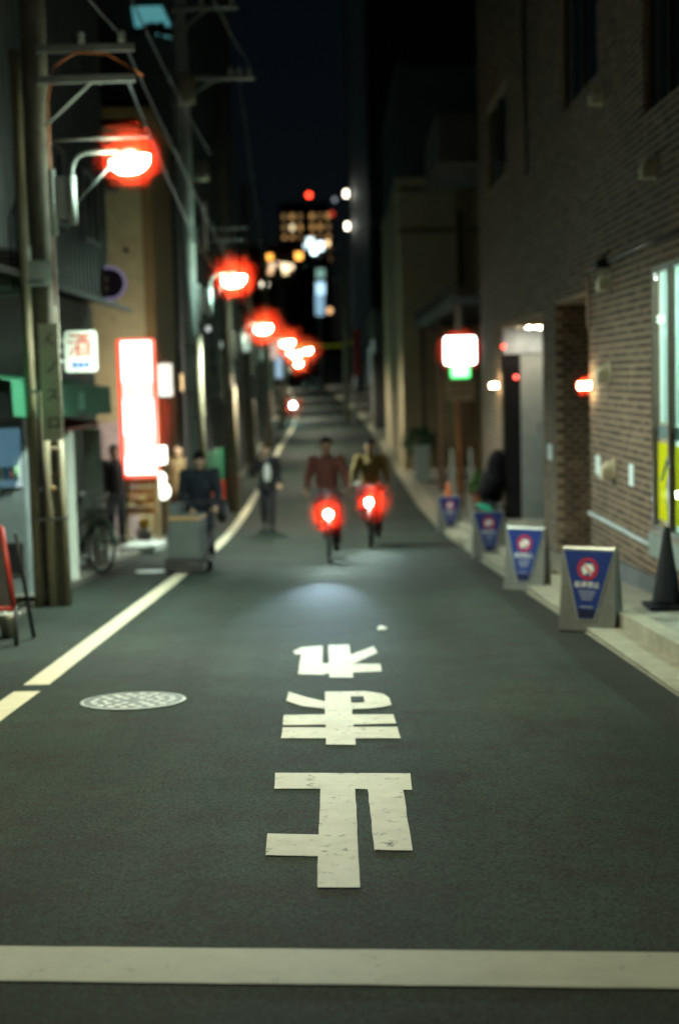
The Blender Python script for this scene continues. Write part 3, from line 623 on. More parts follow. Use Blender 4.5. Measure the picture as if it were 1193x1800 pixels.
for (loc, px, lab, gm), rd in zip(LAMPS, RADS): street_lamp(*loc, px, lab, gm, bz=.02-.98*rd)
# overhead wires, one object each
def wire(a, b, sag, label, r=.012, m=cable_m):
    a, b = Vector(a), Vector(b); pts = [a.lerp(b, k/14) + Vector((0, 0, -4*sag*(k/14)*(1-k/14))) for k in range(15)]
    return tag(MB().tube(pts, r, 6).build('overhead_wire', m, None, True), label, 'wire', 'overhead wires between the poles')
grey_cable = mat('cable_grey', (0.10, 0.11, 0.13), 0.45)
wire((-2.4, 14.5, 6.36), (-2.0, 24.35, 5.2), .15, 'uppermost wire sloping down from the near pole', m=grey_cable)
wire((-2.05, 14.5, 4.86), (-2.2, 34.0, 3.75), .1, 'wire from the near crossarm to the third lamp pole', m=grey_cable)
wire((-2.0, 14.5, 4.44), (-2.3, 24.35, 3.8), .06, 'wire from the lower crossarm to the pale pole', .015, grey_cable)
wire((-1.5, 24.35, 6.62), (-2.1, 46.0, 4.6), .2, 'thin wire from the pale pole to the far lamps')
wire((-2.3, 24.35, 3.78), (-2.4, 46.0, 3.6), .25, 'sagging wire below the second street lamp', m=mat('cable_brown', (0.16, 0.10, 0.05), 0.5))
wire((-1.63, 14.5, 6.36), (-1.3, 24.35, 6.62), .1, 'thin wire high between the near pole and the pale pole')
wire((-2.6, 8.6, 5.4), (-2.05, 14.5, 4.86), .1, 'wire entering at the top left corner to the near crossarm')
wire((2.9, 28.0, 5.9), (-2.3, 46.0, 4.4), .3, 'wire crossing the lane from the brick building')

# ------------------------------------------------------------------ left side: liquor shop
lq_wall = mat('shop_render', (0.10, 0.112, 0.092), 0.85, var=0.15, scale=1.5, bump=.25, bscale=40, col2=(0.09, 0.095, 0.08), thr=.62)
sh = thing('liquor_shop', 'grey-green liquor shop with green awning and corrugated upper wall', 'shop building', (0, 0, 0))
XF = -3.75
def rect_wall(par, x, y0, y1, z0, z1, opens, m, depth=.25, side=1, name='wall', back=-12.0):
    """street-facing wall in the plane x with openings (y0, y1, z0, z1); side=+1 faces +x"""
    b = MB(); yb = sorted({y0, y1, *[o[0] for o in opens], *[o[1] for o in opens]}); zb = sorted({z0, z1, *[o[2] for o in opens], *[o[3] for o in opens]})
    for a, c in zip(yb, yb[1:]):
        for d, e in zip(zb, zb[1:]):
            if any(o[0] < (a+c)/2 < o[1] and o[2] < (d+e)/2 < o[3] for o in opens): continue
            b.add([(x, a, d), (x, c, d), (x, c, e), (x, a, e)], [(0, 1, 2, 3) if side > 0 else (3, 2, 1, 0)])
    xi = x - side*depth
    for (a, c, d, e) in opens:
        b.add([(x, a, d), (xi, a, d), (xi, a, e), (x, a, e)], [(0, 1, 2, 3)]); b.add([(x, c, d), (xi, c, d), (xi, c, e), (x, c, e)], [(0, 1, 2, 3)])
        b.add([(x, a, e), (xi, a, e), (xi, c, e), (x, c, e)], [(0, 1, 2, 3)]); b.add([(x, a, d), (xi, a, d), (xi, c, d), (x, c, d)], [(0, 1, 2, 3)])
    for yy in (y0, y1): b.add([(x, yy, z0), (back, yy, z0), (back, yy, z1), (x, yy, z1)], [(0, 1, 2, 3)])
    b.add([(x, y0, z1), (back, y0, z1), (back, y1, z1), (x, y1, z1)], [(0, 1, 2, 3)])
    return b.build(name, m, par)
# lower storey with a dark shop door and a pale door leaf
rect_wall(sh, XF, 10.0, 22.3, -2.5, 2.62, [(17.2, 19.2, -1.15, 0.86), (12.2, 16.4, -1.0, 1.0)], lq_wall, .3)
box('shop_floor', -7, XF-.01, 12.2, 19.2, -1.3, -1.12, paving, sh)
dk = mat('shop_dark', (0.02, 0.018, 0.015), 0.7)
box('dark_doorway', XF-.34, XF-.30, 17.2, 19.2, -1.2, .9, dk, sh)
box('door_leaf', -3.36, -3.18, 17.16, 17.20, -1.0, .84, mat('pale_door', (0.66, 0.70, 0.62), 0.5, var=.06), sh)
box('door_leaf', -3.46, -3.22, 19.4, 19.44, -.30, .80, mat('grey_door', (0.30, 0.33, 0.28), 0.5, var=.06), sh)
box('wall_dado', -3.48, -3.20, 19.45, 19.5, -1.10, -.30, mat('dado_brown', (0.10, 0.085, 0.06), 0.6), sh)
# upper storey: corrugated sheet above a sloping eave
cor = MB(); n = 160; vs = []
for k in range(n+1):
    yy = 10.0 + 12.3*k/n; d = .035*(1 if (k//2) % 2 else -1)
    vs += [(XF+.25+d, yy, 2.66), (XF+.25+d, yy, 9.5)]
cor.add(vs, [(2*k, 2*k+2, 2*k+3, 2*k+1) for k in range(n)])
cor.add([(XF+.22, 22.3, 2.66), (-12, 22.3, 2.66), (-12, 22.3, 9.5), (XF+.22, 22.3, 9.5)], [(0, 1, 2, 3)])
cor.build('corrugated_wall', mat('corrugated', (0.07, 0.08, 0.08), 0.5, 0.3, var=.2, scale=3), sh)
MB().add([(XF, 10, 2.75), (XF, 22.3, 2.75), (XF+.62, 22.3, 2.56), (XF+.62, 10, 2.56), (XF, 10, 2.68), (XF, 22.3, 2.68), (XF+.62, 22.3, 2.49), (XF+.62, 10, 2.49)],
    [(0, 1, 2, 3), (7, 6, 5, 4), (3, 2, 6, 7), (0, 3, 7, 4), (1, 5, 6, 2)]).build('eave', mat('eave_brown', (0.04, 0.035, 0.03), 0.6), sh)
for yy, zz in ((18.0, 3.4), (20.6, 3.4)):
    window(sh, yy-.6, yy+.6, zz, zz+1.0, [yy], x=XF+.30, fr=grey_frame)
# electric boxes and air-conditioner on the near wall
ac = MB().box(-3.55, -3.12, 14.85, 15.35, 2.40, 2.84).build('air_conditioner', mat('ac_white', (0.52, 0.55, 0.50), 0.5, var=.1), sh, bevel=.015)
for k in range(6): box('louvre', -3.50, -3.17, 14.835, 14.85, 2.46+.06*k, 2.48+.06*k, grey_frame, ac)
box('bracket', -3.6, -3.1, 14.9, 15.3, 2.36, 2.395, steel, ac)
for k in range(3): MB().tube([(-3.28+.05*k, 14.8, 2.4), (-3.30+.05*k, 14.8, 3.1), (-3.2+.04*k, 14.75, 3.3+.2*k), (-2.95, 14.7, 3.35+.1*k)], .014, 6).build('service_cable', cable_m, sh, True)
# awning
awn = thing('green_awning', 'green fabric awning over the liquor shop door', 'awning', (0, 0, 0))
gm_ = mat('awning_green', (0.022, 0.145, 0.075), 0.7, var=.12, scale=3, bump=.2, bscale=20)
a = MB(); ys_ = [13.9 + 0.505*k for k in range(13)]
for k, yy in enumerate(ys_):
    o_ = .012*math.sin(k*2.1); zt = 1.46 - .010*k*.9
    a.v += [(XF+.02, yy, zt+.12), (-3.16+o_, yy, zt), (-3.15+o_, yy, zt-.36+.012*math.cos(k*1.7))]
a.f = [[3*k+j, 3*k+3+j, 3*k+4+j, 3*k+1+j] for k in range(12) for j in (0, 1)]; a.m = [0]*len(a.f)
a.add([(XF+.02, ys_[-1], 1.47), (-3.16, ys_[-1], 1.35), (-3.15, ys_[-1], .99), (XF+.02, ys_[-1], .99)], [(3, 2, 1, 0)])
ao = a.build('canopy', gm_, awn); sd = ao.modifiers.new('cloth', 'SOLIDIFY'); sd.thickness = .006
for yy in (14.0, 16.7, 19.9): MB().tube([(XF+.02, yy, 1.05), (-3.19, yy, 1.08), (-3.19, yy, 1.38)], .014, 6).build('awning_frame', steel, awn)
MB().add([(-3.135, 17.4, 1.10), (-3.135, 17.8, 1.10), (-3.135, 17.8, 1.31), (-3.135, 17.4, 1.31), (-3.14, 17.4, 1.10), (-3.14, 17.8, 1.10), (-3.14, 17.8, 1.31), (-3.14, 17.4, 1.31)], [(0, 1, 2, 3), (7, 6, 5, 4), (0, 4, 5, 1), (2, 6, 7, 3), (1, 5, 6, 2), (0, 3, 7, 4)]).build('pale_print', mat('pale_green', (0.16, 0.42, 0.28), .7), awn)
hoodlet = MB().add([(XF, 17.1, .98), (XF, 19.3, .98), (-3.22, 19.3, .90), (-3.22, 17.1, .88), (XF, 17.1, .90), (XF, 19.3, .90), (-3.22, 19.3, .86), (-3.22, 17.1, .84)], [(0, 1, 2, 3), (7, 6, 5, 4), (3, 2, 6, 7), (0, 3, 7, 4), (1, 5, 6, 2)]).build('door_hood', mat('hood_red', (0.36, 0.12, 0.09), .7, bump=.2, bscale=30), sh)
# liquor sign
ls = thing('liquor_sign', 'white square sign with a red character above the green awning', 'sign', (-2.765, 15.6, 1.76))
MB().prism([(-.178, -.20), (-.15, -.228), (.15, -.228), (.178, -.20), (.178, .20), (.15, .228), (-.15, .228), (-.178, .20)], lambda u, v: (u, .05, v), lambda u, v: (u, -.03, v)).build('sign_board', mat('sign_white', (0.60, 0.62, 0.54), .45, var=.04), ls, bevel=.01)
text('酒', .27, red_print, ls, (.0, -.034, .055), (1, 0, 0), (0, 0, 1), 'red_character')
for k in range(3): MB().prism([(-.09+.065*k, -.17), (-.038+.065*k, -.17), (-.038+.065*k, -.115), (-.09+.065*k, -.115)], lambda u, v: (u, -.03, v), lambda u, v: (u, -.033, v)).build('blue_character', blue_print, ls)
for zz in (-.1, .12): MB().tube([(-.30, .01, zz), (-.17, .01, zz)], .02, 8).build('bracket', white_steel, ls, True)
# round projecting sign
rs_ = thing('round_sign', 'round dark purple projecting sign with a lilac rim', 'sign', (-3.40, 21.9, 2.93))
Mx = Matrix.Rotation(R(90), 4, 'X')
MB().lathe([(.215, -.03), (.215, .03)], 32, M=Mx).build('disc', mat('sign_purple', (0.05, 0.02, 0.05), .5), rs_)
MB().tube([(.235*math.cos(2*math.pi*k/36), 0, .235*math.sin(2*math.pi*k/36)) for k in range(37)], .026, 8).build('rim', emit('lilac_rim', (0.35, 0.26, 0.52), 0.35), rs_, True)
for zz in (.08, -.06): MB().lathe([(.05, .034), (.05, .036)], 14, (-.06, -zz, 0), M=Mx).build('mark', mat('mark_peach', (0.6, 0.36, 0.3), .5), rs_)
MB().tube([(-.36, 0, 0), (-.2, 0, 0)], .02, 8).build('bracket', steel, rs_)
# vending machine
vm = thing('vending_machine', 'vending machine with a blue lit panel behind the near pole', 'vending machine', (-3.62, 15.3, L(15.3)+.02))
MB().box(-.35, .28, -.1, .55, 0, 1.95).build('cabinet', mat('vm_white', (0.20, 0.24, 0.24), .4), vm, bevel=.02)
MB().box(-.12, .24, -.112, -.102, 1.22, 1.85).build('lit_panel', emit('vm_blue', (0.16, 0.42, 0.60), 0.30), vm)
MB().box(-.28, -.10, -.118, -.103, .95, 1.16).build('lit_panel', emit('vm_white_glow', (0.75, 0.88, 1.0), 4.0), vm)
MB().box(-.12, -.08, -.118, -.113, 1.12, 1.72).build('light_strip', emit('vm_white_glow', (0.75, 0.88, 1.0), 4.0), vm)
MB().lathe([(.018, 0), (.018, .01)], 10, M=Matrix.Translation((-.06, -.11, .98)) @ Matrix.Rotation(R(90), 4, 'X')).build('button', emit('vm_red', (1, .05, .02), 2.5), vm)
MB().box(-.02, .22, -.115, -.102, .30, .62).build('hatch', black, vm)
for k in range(4): MB().tube([(.02+.055*k, -.13, 1.3), (.02+.055*k, -.13, 1.44)], .022, 8).build('bottle', mat('bottle_'+str(k), [(.5, .4, .05), (.1, .3, .4), (.45, .12, .08), (.2, .4, .15)][k], .3), vm, True)
# A-board at the left edge
ab = thing('a_board', 'red framed A-board with dark legs at the left edge', 'sign board', (-2.93, 11.55, L(11.55)), R(-12))
MB().tube([(.20, -.02, .95), (.325, -.12, .30)], .022, 8).tube([(-.25, -.02, .95), (-.25, -.12, .30)], .022, 8).tube([(-.25, -.12, .30), (.325, -.12, .30)], .022, 8).tube([(-.25, -.02, .95), (.2, -.02, .95)], .022, 8).build('red_frame', mat('frame_red', (0.34, 0.03, 0.02), .45), ab, True)
MB().add([(-.25, -.02, .95), (.2, -.02, .95), (.325, -.12, .30), (-.25, -.12, .30), (-.25, -.01, .95), (.2, -.01, .95), (.325, -.11, .30), (-.25, -.11, .30)], [(3, 2, 1, 0), (4, 5, 6, 7), (0, 1, 5, 4), (1, 2, 6, 5), (2, 3, 7, 6), (3, 0, 4, 7)]).build('panel', mat('panel_dark', (0.05, 0.045, 0.04), .6), ab)
for sx, xx in ((1, .33), (-1, -.24)): MB().tube([(xx, -.11, .32), (xx+.05*sx, -.24, .0)], .020, 8).tube([(xx-.02, .0, .9), (xx-.02, .25, .0)], .018, 8).build('leg', black, ab, True)
pot = thing('planter', 'small pale planter under the A-board', 'planter', (-2.82, 11.9, L(11.9)))
MB().lathe([(.06, 0), (.09, .16), (.1, .17), (.1, .2), (.08, .2)], 18).build('pot', mat('pot_pale', (0.55, 0.52, 0.42), .6), pot, True)
lf = MB()
for k in range(40):
    a_ = random.uniform(0, 6.28); e_ = random.uniform(.2, 1.3); r_ = random.uniform(.06, .15); c_ = Vector((r_*math.cos(a_)*math.cos(e_), r_*math.sin(a_)*math.cos(e_), .2+r_*math.sin(e_))); d_ = c_.normalized()*.05; s_ = Vector((-d_.y, d_.x, 0))*.5
    lf.add([c_-d_, c_+s_, c_+d_, c_-s_], [(0, 1, 2, 3)])
lf.build('foliage', mat('leaf_dark', (0.04, 0.09, 0.03), .6), pot)

# ------------------------------------------------------------------ beige building, tall sign with its stand
be = thing('beige_building', 'narrow beige rendered building behind the tall lit sign', 'building', (0, 0, 0))
bw = mat('beige_render', (0.42, 0.34, 0.20), .85, var=.12, scale=2, bump=.2, bscale=40, col2=(0.30, 0.24, 0.14), thr=.62)
bwd = mat('brown_render', (0.20, 0.12, 0.05), .85, var=.12, scale=2, bump=.2, bscale=40)
b_ = MB(); b_.box(-9, -3.50, 26.6, 30.0, -2.2, 6.1); b_.mi = 0
b_.build('wall', bw, be)
box('corner_pier', -3.497, -3.32, 26.62, 30.0, -2.2, 6.25, bwd, be)
box('parapet', -9.1, -3.28, 26.5, 30.0, 6.25, 6.42, bwd, be)
MB().lathe([(.05, 0), (.05, .03)], 14, M=Matrix.Translation((-3.80, 26.6, 3.85)) @ Matrix.Rotation(R(90), 4, 'X')).build('vent_cap', black, be)
box('shop_door', -4.5, -3.75, 26.55, 26.61, -1.5, .7, mat('pink_door', (0.45, 0.34, 0.34), .5), be)
box('roof_flashing', -4.4, -3.9, 26.4, 26.598, 4.9, 4.98, steel, be)
led = thing('tall_lit_sign', 'tall white lit sign with red sides in front of the beige building', 'illuminated sign', (-3.469,25.000,-0.205))
sw, shh = .275, 2.36
led_em = emit('sign_face', (1.0, 0.97, 0.88), 3.6); led_em2 = emit('sign_face_soft', (1.0, 0.90, 0.72), 1.6); red_side = emit('sign_red', (1.0, 0.045, 0.012), 1.6)
MB().box(-sw-.065, sw+.035, -.02, .18, -.05, shh+.02).build('cabinet', red_side, led, bevel=.02)
segs = [(0.02, .335, led_em), (.345, .70, led_em2), (.71, 1.32, led_em), (1.33, 1.62, led_em2), (1.63, 2.34, led_em)]
for a, b, m in segs: MB().box(-sw+.02, sw-.02, -.032, -.021, a, b).build('face', m, led)
MB().box(-sw+.02, sw-.02, .181, .19, .02, 2.34).build('added_back_glow', emit('sign_back_fill', (1.0, 0.90, 0.72), 9.0), led)  # unseen back made to glow, added to light the beige wall behind
for zc, r in ((1.47, .15), (.52, .13)):
    n = 24; vs = []
    for k in range(n): vs += [(r*math.cos(2*math.pi*k/n), -.036, zc+r*.8*math.sin(2*math.pi*k/n)), (r*.85*math.cos(2*math.pi*k/n), -.036, zc+r*.68*math.sin(2*math.pi*k/n))]
    MB().add(vs, [(2*k, 2*((k+1) % n), 2*((k+1) % n)+1, 2*k+1) for k in range(n)]).build('round_mark', mat('mark_ochre', (0.5, 0.45, 0.3), .5), led)
lz = led.location.z; gz = L(25)+.07
wood = mat('stand_orange', (0.55, 0.22, 0.05), .6, var=.15)
std = thing('sign_stand', 'orange timber lattice stand under the tall lit sign', 'stand', (led.location.x, 25.06, gz))
hh = lz-.05-gz
for sx in (-1, 1): MB().box(sx*.28-.03, sx*.28+.03, -.03, .03, 0, hh).build('post', mat('post_cream', (0.52, 0.42, 0.26), .6), std)
for k in range(4): MB().box(-.25, .25, -.02, .02, hh-.12-.17*k, hh-.03-.17*k).build('rail', wood, std)
for k in range(5): MB().box(-.22+.1*k, -.18+.1*k, -.045, -.021, hh-.66, hh-.02).build('slat', wood, std)
for k in range(6):
    o = MB().box(-.04, .04, -.02, .02, -.05, .05).build('price_card', mat('card_'+str(k % 3), [(.7, .5, .2), (.6, .25, .08), (.35, .15, .05)][k % 3], .6), std); o.location = (-.18+.07*k, -.055, hh-.45+.1*(k % 2))
fp = thing('flower_pot', 'white pot with a yellow flower at the foot of the lit sign', 'plant pot', (-3.42, 24.75, gz))
MB().lathe([(.09, 0), (.14, .2), (.15, .24), (.13, .24)], 18).build('pot', mat('pot_white', (.65, .62, .6), .5), fp, True)
MB().ell((0, 0, .33), .10, .10, .09).ell((.05, -.03, .38), .06, .06, .05).build('flower', mat('flower_yellow', (.75, .42, .03), .6), fp, remesh=.02)
# small lit signs right of the tall one
for k, (loc, sx, sz, col, st, lab) in enumerate((((-3.095,26.000,1.450), .13, .30, (.85, .55, .5), .55, 'small pink plate sign right of the tall lit sign'), ((-3.180,25.600,0.106), .10, .16, (1, .97, .85), 3.0, 'small white lit box low beside the tall sign'), ((-3.161,25.600,-0.491), .075, .20, (.95, 1, .8), 3.0, 'round white lantern beside the sign stand'))):
    o = thing('lit_box', lab, 'illuminated sign', loc)
    if k < 2: MB().box(-sx, sx, -.03, .05, -sz, sz).build('case', emit('litbox_'+str(k), col, st), o, bevel=.02)
    else: MB().ell((0, 0, -.06), .13, .13, .15).ell((-.03, 0, .17), .09, .09, .12).build('shade', emit('litbox_2', col, st), o, True)
    MB().box(-sx*.2, sx*.2, .05, .07, -sz*1.2, sz*1.2).build('mount', black, o)
    MB().tube([(0, .06, -sz), (0, .06, gz-loc[2])], .015, 6).build('post', black, o)
# ------------------------------------------------------------------ farther buildings
def block_building(name, label, x0, x1, y0, y1, h, m, side, wins=(), door=None, sign=None, roof=None, lit=None):
    """street building: x0 is the street face; side=+1 faces +x (left side of the lane)"""
    t = thing(name, label, 'building', (0, 0, 0)); zb = min(L(y0), L(y1))-.6; zt = L((y0+y1)/2)+h
    op = [(a, b, L(y0)+c, L(y0)+d) for a, b, c, d, *_ in wins]
    if door: op.append((door[0], door[1], zb+.2, L(y0)+door[2]))
    rect_wall(t, x0, y0, y1, zb, zt, op, m, .2, side, back=x1)
    for (a, b, c, d, *e) in wins:
        gl = e[0] if e else dark_glass
        window(t, a, b, L(y0)+c, L(y0)+d, [(a+b)/2], x=(x0-side*.14 if side > 0 else x0+.08), fr=grey_frame, gl=gl)
    if door: box('door', *(sorted((x0-side*.2, x0-side*.14))), door[0], door[1], zb+.2, L(y0)+door[2], mat('door_brown', (.06, .035, .025), .5), t)
    box('parapet', *(sorted((x0+side*.06, x0-side*.3))), y0-.05, y1+.05, zt+.003, zt+.22, roof or grey_frame, t)
    return t
lit_warm = emit('lit_pane_warm', (1.0, .62, .28), .5); lit_cool = emit('lit_pane_cool', (.7, .95, .9), .7); lit_dim = emit('lit_pane_dim', (.55, .5, .35), .22)
t1 = block_building('tall_dark_building', 'tall dark building with a teal lit window near the top left', -3.25, -14, 30.05, 49, 17, dark_wall, 1,
   wins=[(33, 34.6, 3.2, 4.6), (37, 38.6, 3.2, 4.6), (41, 42.6, 3.2, 4.6), (33, 34.6, 6.4, 7.8), (37, 38.6, 6.4, 7.8, lit_dim), (41, 42.6, 6.4, 7.8), (45, 46.6, 6.4, 7.8)], door=(35.2, 36.4, 2.2))
teal = emit('teal_window', (.10, .42, .46), .55)
tp = MB().prism([(-3.98, 8.87), (-3.36, 8.87), (-3.10, 8.28), (-3.12, 8.20), (-3.92, 8.42)], lambda u, v: (u, 30.02, v+.22), lambda u, v: (u, 29.98, v+.22)).build('teal_window', teal, t1)
sl_ = MB()
for k in range(26): sl_.ell((-3.95+.033*k, 29.95, 8.52+.16*abs(math.sin(k*1.3))*(1 if 6 < k < 20 else .4)), .06, .02, .09, 6, 5)
sb_ = sl_.build('plant_silhouette', black, tp); sb_['kind'] = 'stuff'
block_building('shop_house', 'two-storey dark shop house beside the third street lamp', -3.3, -10, 49.3, 58, 5.2, mat('render_brown', (.10, .075, .06), .85, bump=.2), 1, wins=[(51, 52.2, 2.9, 4.2), (54.5, 55.7, 2.9, 4.2, lit_dim)], door=(52.6, 53.8, 2.1))
block_building('shop_house', 'low grey shop house beyond the shop house with the parapet', -3.5, -10, 58.4, 70, 4.8, mat('render_grey', (.12, .12, .11), .85, bump=.2), 1, wins=[(60, 61.5, 2.7, 4.0), (65, 66.5, 2.7, 4.0, lit_warm)], door=(62.4, 63.6, 2.1))
block_building('shop_house', 'far low house at the end of the left row', -4.0, -12, 70.4, 96, 4.4, mat('render_dun', (.11, .09, .07), .85, bump=.2), 1, wins=[(74, 76, 2.6, 3.8, lit_warm), (82, 84, 2.6, 3.8)], door=(78, 79.4, 2.1))
# strip signs and posters on the left row
SIGNS = [((-2.751,36.000,1.472), .095, .58, mat('strip_cream', (.50, .48, .34), .5), 'tall cream strip sign on the dark building'),
   ((-2.687,43.000,2.542), .13, .26, emit('strip_white', (.75, 1, .85), .6), 'white vertical sign below the third street lamp'),
   ((-2.920,38.000,2.363), .11, .09, emit('mint_white', (.8, 1, .85), .45), 'small mint plate sign above the cream strip sign'),
   ((-2.058,52.000,1.866), .13, .40, emit('sign_skyblue', (.5, .75, 1.0), .6), 'pale blue vertical sign beside the far lamps'),
   ((-2.121,50.000,2.386), .15, .26, emit('sign_pink', (1, .7, .6), .5), 'pale pink vertical sign above the pale blue sign'),
   ((-2.548,44.000,1.205), .12, .35, mat('strip_grey', (.30, .31, .30), .5), 'grey hanging sign on the left row'),
   ((-2.883,27.000,1.400), .035, .16, emit('amber_lamp', (1, .6, .2), 1.6), 'slim amber light beside the pale utility pole'),
   ((-2.727,31.000,2.537), .05, .05, emit('twin_white', (.9, .95, .9), .7), 'tiny white plate under the second street lamp')]
for loc, hw, hz, m, lab in SIGNS:
    o = thing('hanging_sign', lab, 'sign', loc, group='signs hanging along the left row')
    MB().box(-hw, hw, -.04, .04, -hz, hz).build('sign_board', m, o, bevel=.012)
    for zz in (-hz*.7, hz*.7): MB().tube([(-hw, 0, zz), (-hw-.35, 0, zz)], .015, 6).build('bracket', steel, o)
# construction barrier: green sheet above, red below
cb = thing('barrier', 'green and red barrier panels behind the cart pusher', 'barrier', (0, 0, 0))
gs = mat('barrier_green', (.02, .16, .08), .7, var=.2, bump=.3, bscale=8); rs2 = mat('barrier_red', (.42, .05, .02), .6, var=.15)
for k in range(5):
    y0_, y1_ = 30.6+1.1*k, 31.64+1.1*k; x_ = lambda y: -2.98+(y-30.6)*.085
    for m, za, zc, nm in ((rs2, .32, .80, 'red_panel'), (gs, .82, 1.55, 'green_panel')):
        MB().add([(x_(y0_), y0_, L(y0_)+za), (x_(y1_), y1_, L(y1_)+za), (x_(y1_), y1_, L(y1_)+zc), (x_(y0_), y0_, L(y0_)+zc), (x_(y0_)-.04, y0_, L(y0_)+za), (x_(y1_)-.04, y1_, L(y1_)+za), (x_(y1_)-.04, y1_, L(y1_)+zc), (x_(y0_)-.04, y0_, L(y0_)+zc)],
            [(0, 1, 2, 3), (7, 6, 5, 4), (0, 4, 5, 1), (2, 6, 7, 3), (1, 5, 6, 2), (0, 3, 7, 4)]).build(nm, m, cb)
    MB().tube([(x_(y0_)-.02, y0_-.03, L(y0_)), (x_(y0_)-.02, y0_-.03, L(y0_)+1.58)], .022, 8).build('post', steel, cb, True)
for k, (y0_, lab) in enumerate(((19.6, 'pale concrete step beside the parked bicycle'), (22.6, 'pale concrete slab in front of the dark figure'))):
    s_ = MB(); xa, xb_ = ((-3.95, -3.3) if k == 0 else (-3.55, -2.95))
    s_.add([(xx, yy, L(yy)+zz) for zz in (.0, .13) for yy in (y0_, y0_+1.6) for xx in (xa, xb_)], [(0, 2, 3, 1), (4, 5, 7, 6), (0, 1, 5, 4), (2, 6, 7, 3), (0, 4, 6, 2), (1, 3, 7, 5)])
    tag(s_.build('step_slab', mat('slab_pale', (.55, .58, .56), .6, var=.12), bevel=.02), lab, 'step')

# right side beyond the brick building
cp = thing('carport', 'dark open carport beyond the brick building', 'carport', (0, 0, 0))
cdk = mat('carport_dark', (.03, .026, .024), .8)
MB().box(2.62, 8.5, 31.4, 45.4, 2.95, 3.12).build('roof', cdk, cp); box('fascia', 2.55, 2.615, 31.4, 45.4, 2.80, 3.25, mat('fascia_brown', (.045, .035, .03), .7), cp)
for k in range(12): MB().box(2.49, 2.549, 31.6+1.15*k, 32.0+1.15*k, 3.1, 3.32).build('roof_tile', cdk, cp)
for yy in (31.6, 37.5, 44.6): MB().box(2.66, 2.80, yy, yy+.14, L(yy)-.1, 2.95).build('post', mat('post_brown', (.09, .05, .03), .6), cp)
box('back_wall', 7.8, 8.0, 29.2, 45.4, -2.2, 2.95, mat('carport_wall', (.07, .05, .035), .85), cp)
r2 = block_building('beige_house', 'beige rendered house with an eave beyond the carport', 2.15, 9.0, 46.0, 62, 9.3, mat('house_beige', (.42, .35, .22), .85, var=.12, scale=1.5, bump=.2, bscale=30), -1, wins=[(49, 50.4, 2.6, 3.9), (54, 55.4, 2.6, 3.9, lit_dim)], door=(51.4, 52.5, 2.1))
box('end_pier', 3.95, 4.5, 45.9, 45.997, -2.0, 7.3, mat('pier_brown', (.26, .18, .10), .85), r2); box('slot_window', 4.02, 4.14, 45.85, 45.899, 4.2, 6.6, dark_glass, r2)
for zz in (5.95, 7.25): box('string_course', 2.1, 5.2, 45.80, 45.897, zz, zz+.10, mat('course_dark', (.13, .10, .06), .8), r2)
bal = thing('balcony', 'dark balcony jutting from the far end of the brick building', 'balcony', (0, 0, 0))
MB().box(2.15, 4.8, 28.9, 33.0, 5.62, 5.78).build('slab', cdk, bal); MB().box(2.15, 2.21, 28.9, 33.0, 5.78, 6.6).build('parapet', cdk, bal); MB().box(2.21, 4.8, 28.9, 28.96, 5.78, 6.6).build('parapet', cdk, bal)
box('wall', 3.4, 4.9, 28.96, 33.0, 5.78, 9.0, mat('balcony_rust', (.14, .06, .03), .85), bal)
r4 = block_building('slate_building', 'dim blue-grey block rising behind the beige house', 3.0, 14, 63, 84, 16, mat('slate_render', (.10, .12, .13), .85, var=.15, scale=1), -1, wins=[(66, 68, 6, 7.5), (72, 74, 6, 7.5), (78, 80, 9, 10.5, lit_dim)], door=(69, 70.2, 2.2))
r3 = block_building('shop_house', 'far shop house with white lit windows on the right side', 2.3, 10, 84.5, 108, 6.2, mat('render_ash', (.16, .16, .14), .85), -1, wins=[(86, 92, 2.0, 4.9, emit('shop_white', (.75, 1.0, .92), .38)), (95, 101, 2.0, 4.6, emit('shop_white', (.75, 1.0, .92), .38))], door=(102, 103.5, 2.1))
tw = thing('tower_block', 'tall dark tower block with a pale blue edge beside the night sky', 'tower block', (0, 0, 0))
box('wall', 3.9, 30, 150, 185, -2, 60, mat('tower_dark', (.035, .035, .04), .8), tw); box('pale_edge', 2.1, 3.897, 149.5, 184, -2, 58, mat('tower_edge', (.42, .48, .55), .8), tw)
for (x, z) in ((1.554,149.000,20.337)[::2], (1.587,149.000,17.041)[::2]):
    l_ = MB().box(x-.18, x+.18, 149.0, 149.49, z-.30, z+.30).build('wall_light', emit('tower_light', (1, .88, .66), 9.0), tw)
for k in range(18): box('window', 5+2.1*(k % 6), 6.2+2.1*(k % 6), 149.93, 149.99, 14+7*(k//6), 15.5+7*(k//6), dark_glass, tw)
# lit sign post by the carport
ps = thing('lit_post_sign', 'white and green lit box sign on a timber post by the carport', 'illuminated sign', (2.615,30.000,1.914))
pz = ps.location.z; gz2 = L(30)+.125-pz
MB().box(-.33, .33, -.06, .10, -.29, .29).build('white_box', emit('post_sign_white', (1, .96, .86), 9.0), ps, bevel=.05)
MB().box(-.21, .21, -.05, .09, -.58, -.30).build('green_box', emit('post_sign_green', (.08, 1.0, .22), 2.0), ps, bevel=.04)
for k in range(3): MB().box(-.15, .15, -.060, -.0505, -.40-.06*k, -.365-.06*k).build('white_line', emit('post_sign_line', (.8, 1, .85), 2.5), ps)
MB().box(-.30, .30, -.03, .03, -1.05, -.62).build('notice_board', mat('board_beige', (.40, .31, .20), .6), ps)
for k in range(2): MB().box(-.24, .24, -.036, -.0305, -.75-.16*k, -.68-.16*k).build('notice_print', mat('board_brown', (.24, .12, .07), .6), ps)
MB().box(-.10, -.01, .03, .12, gz2, -.29).build('post', mat('post_rust', (.30, .11, .03), .7), ps)
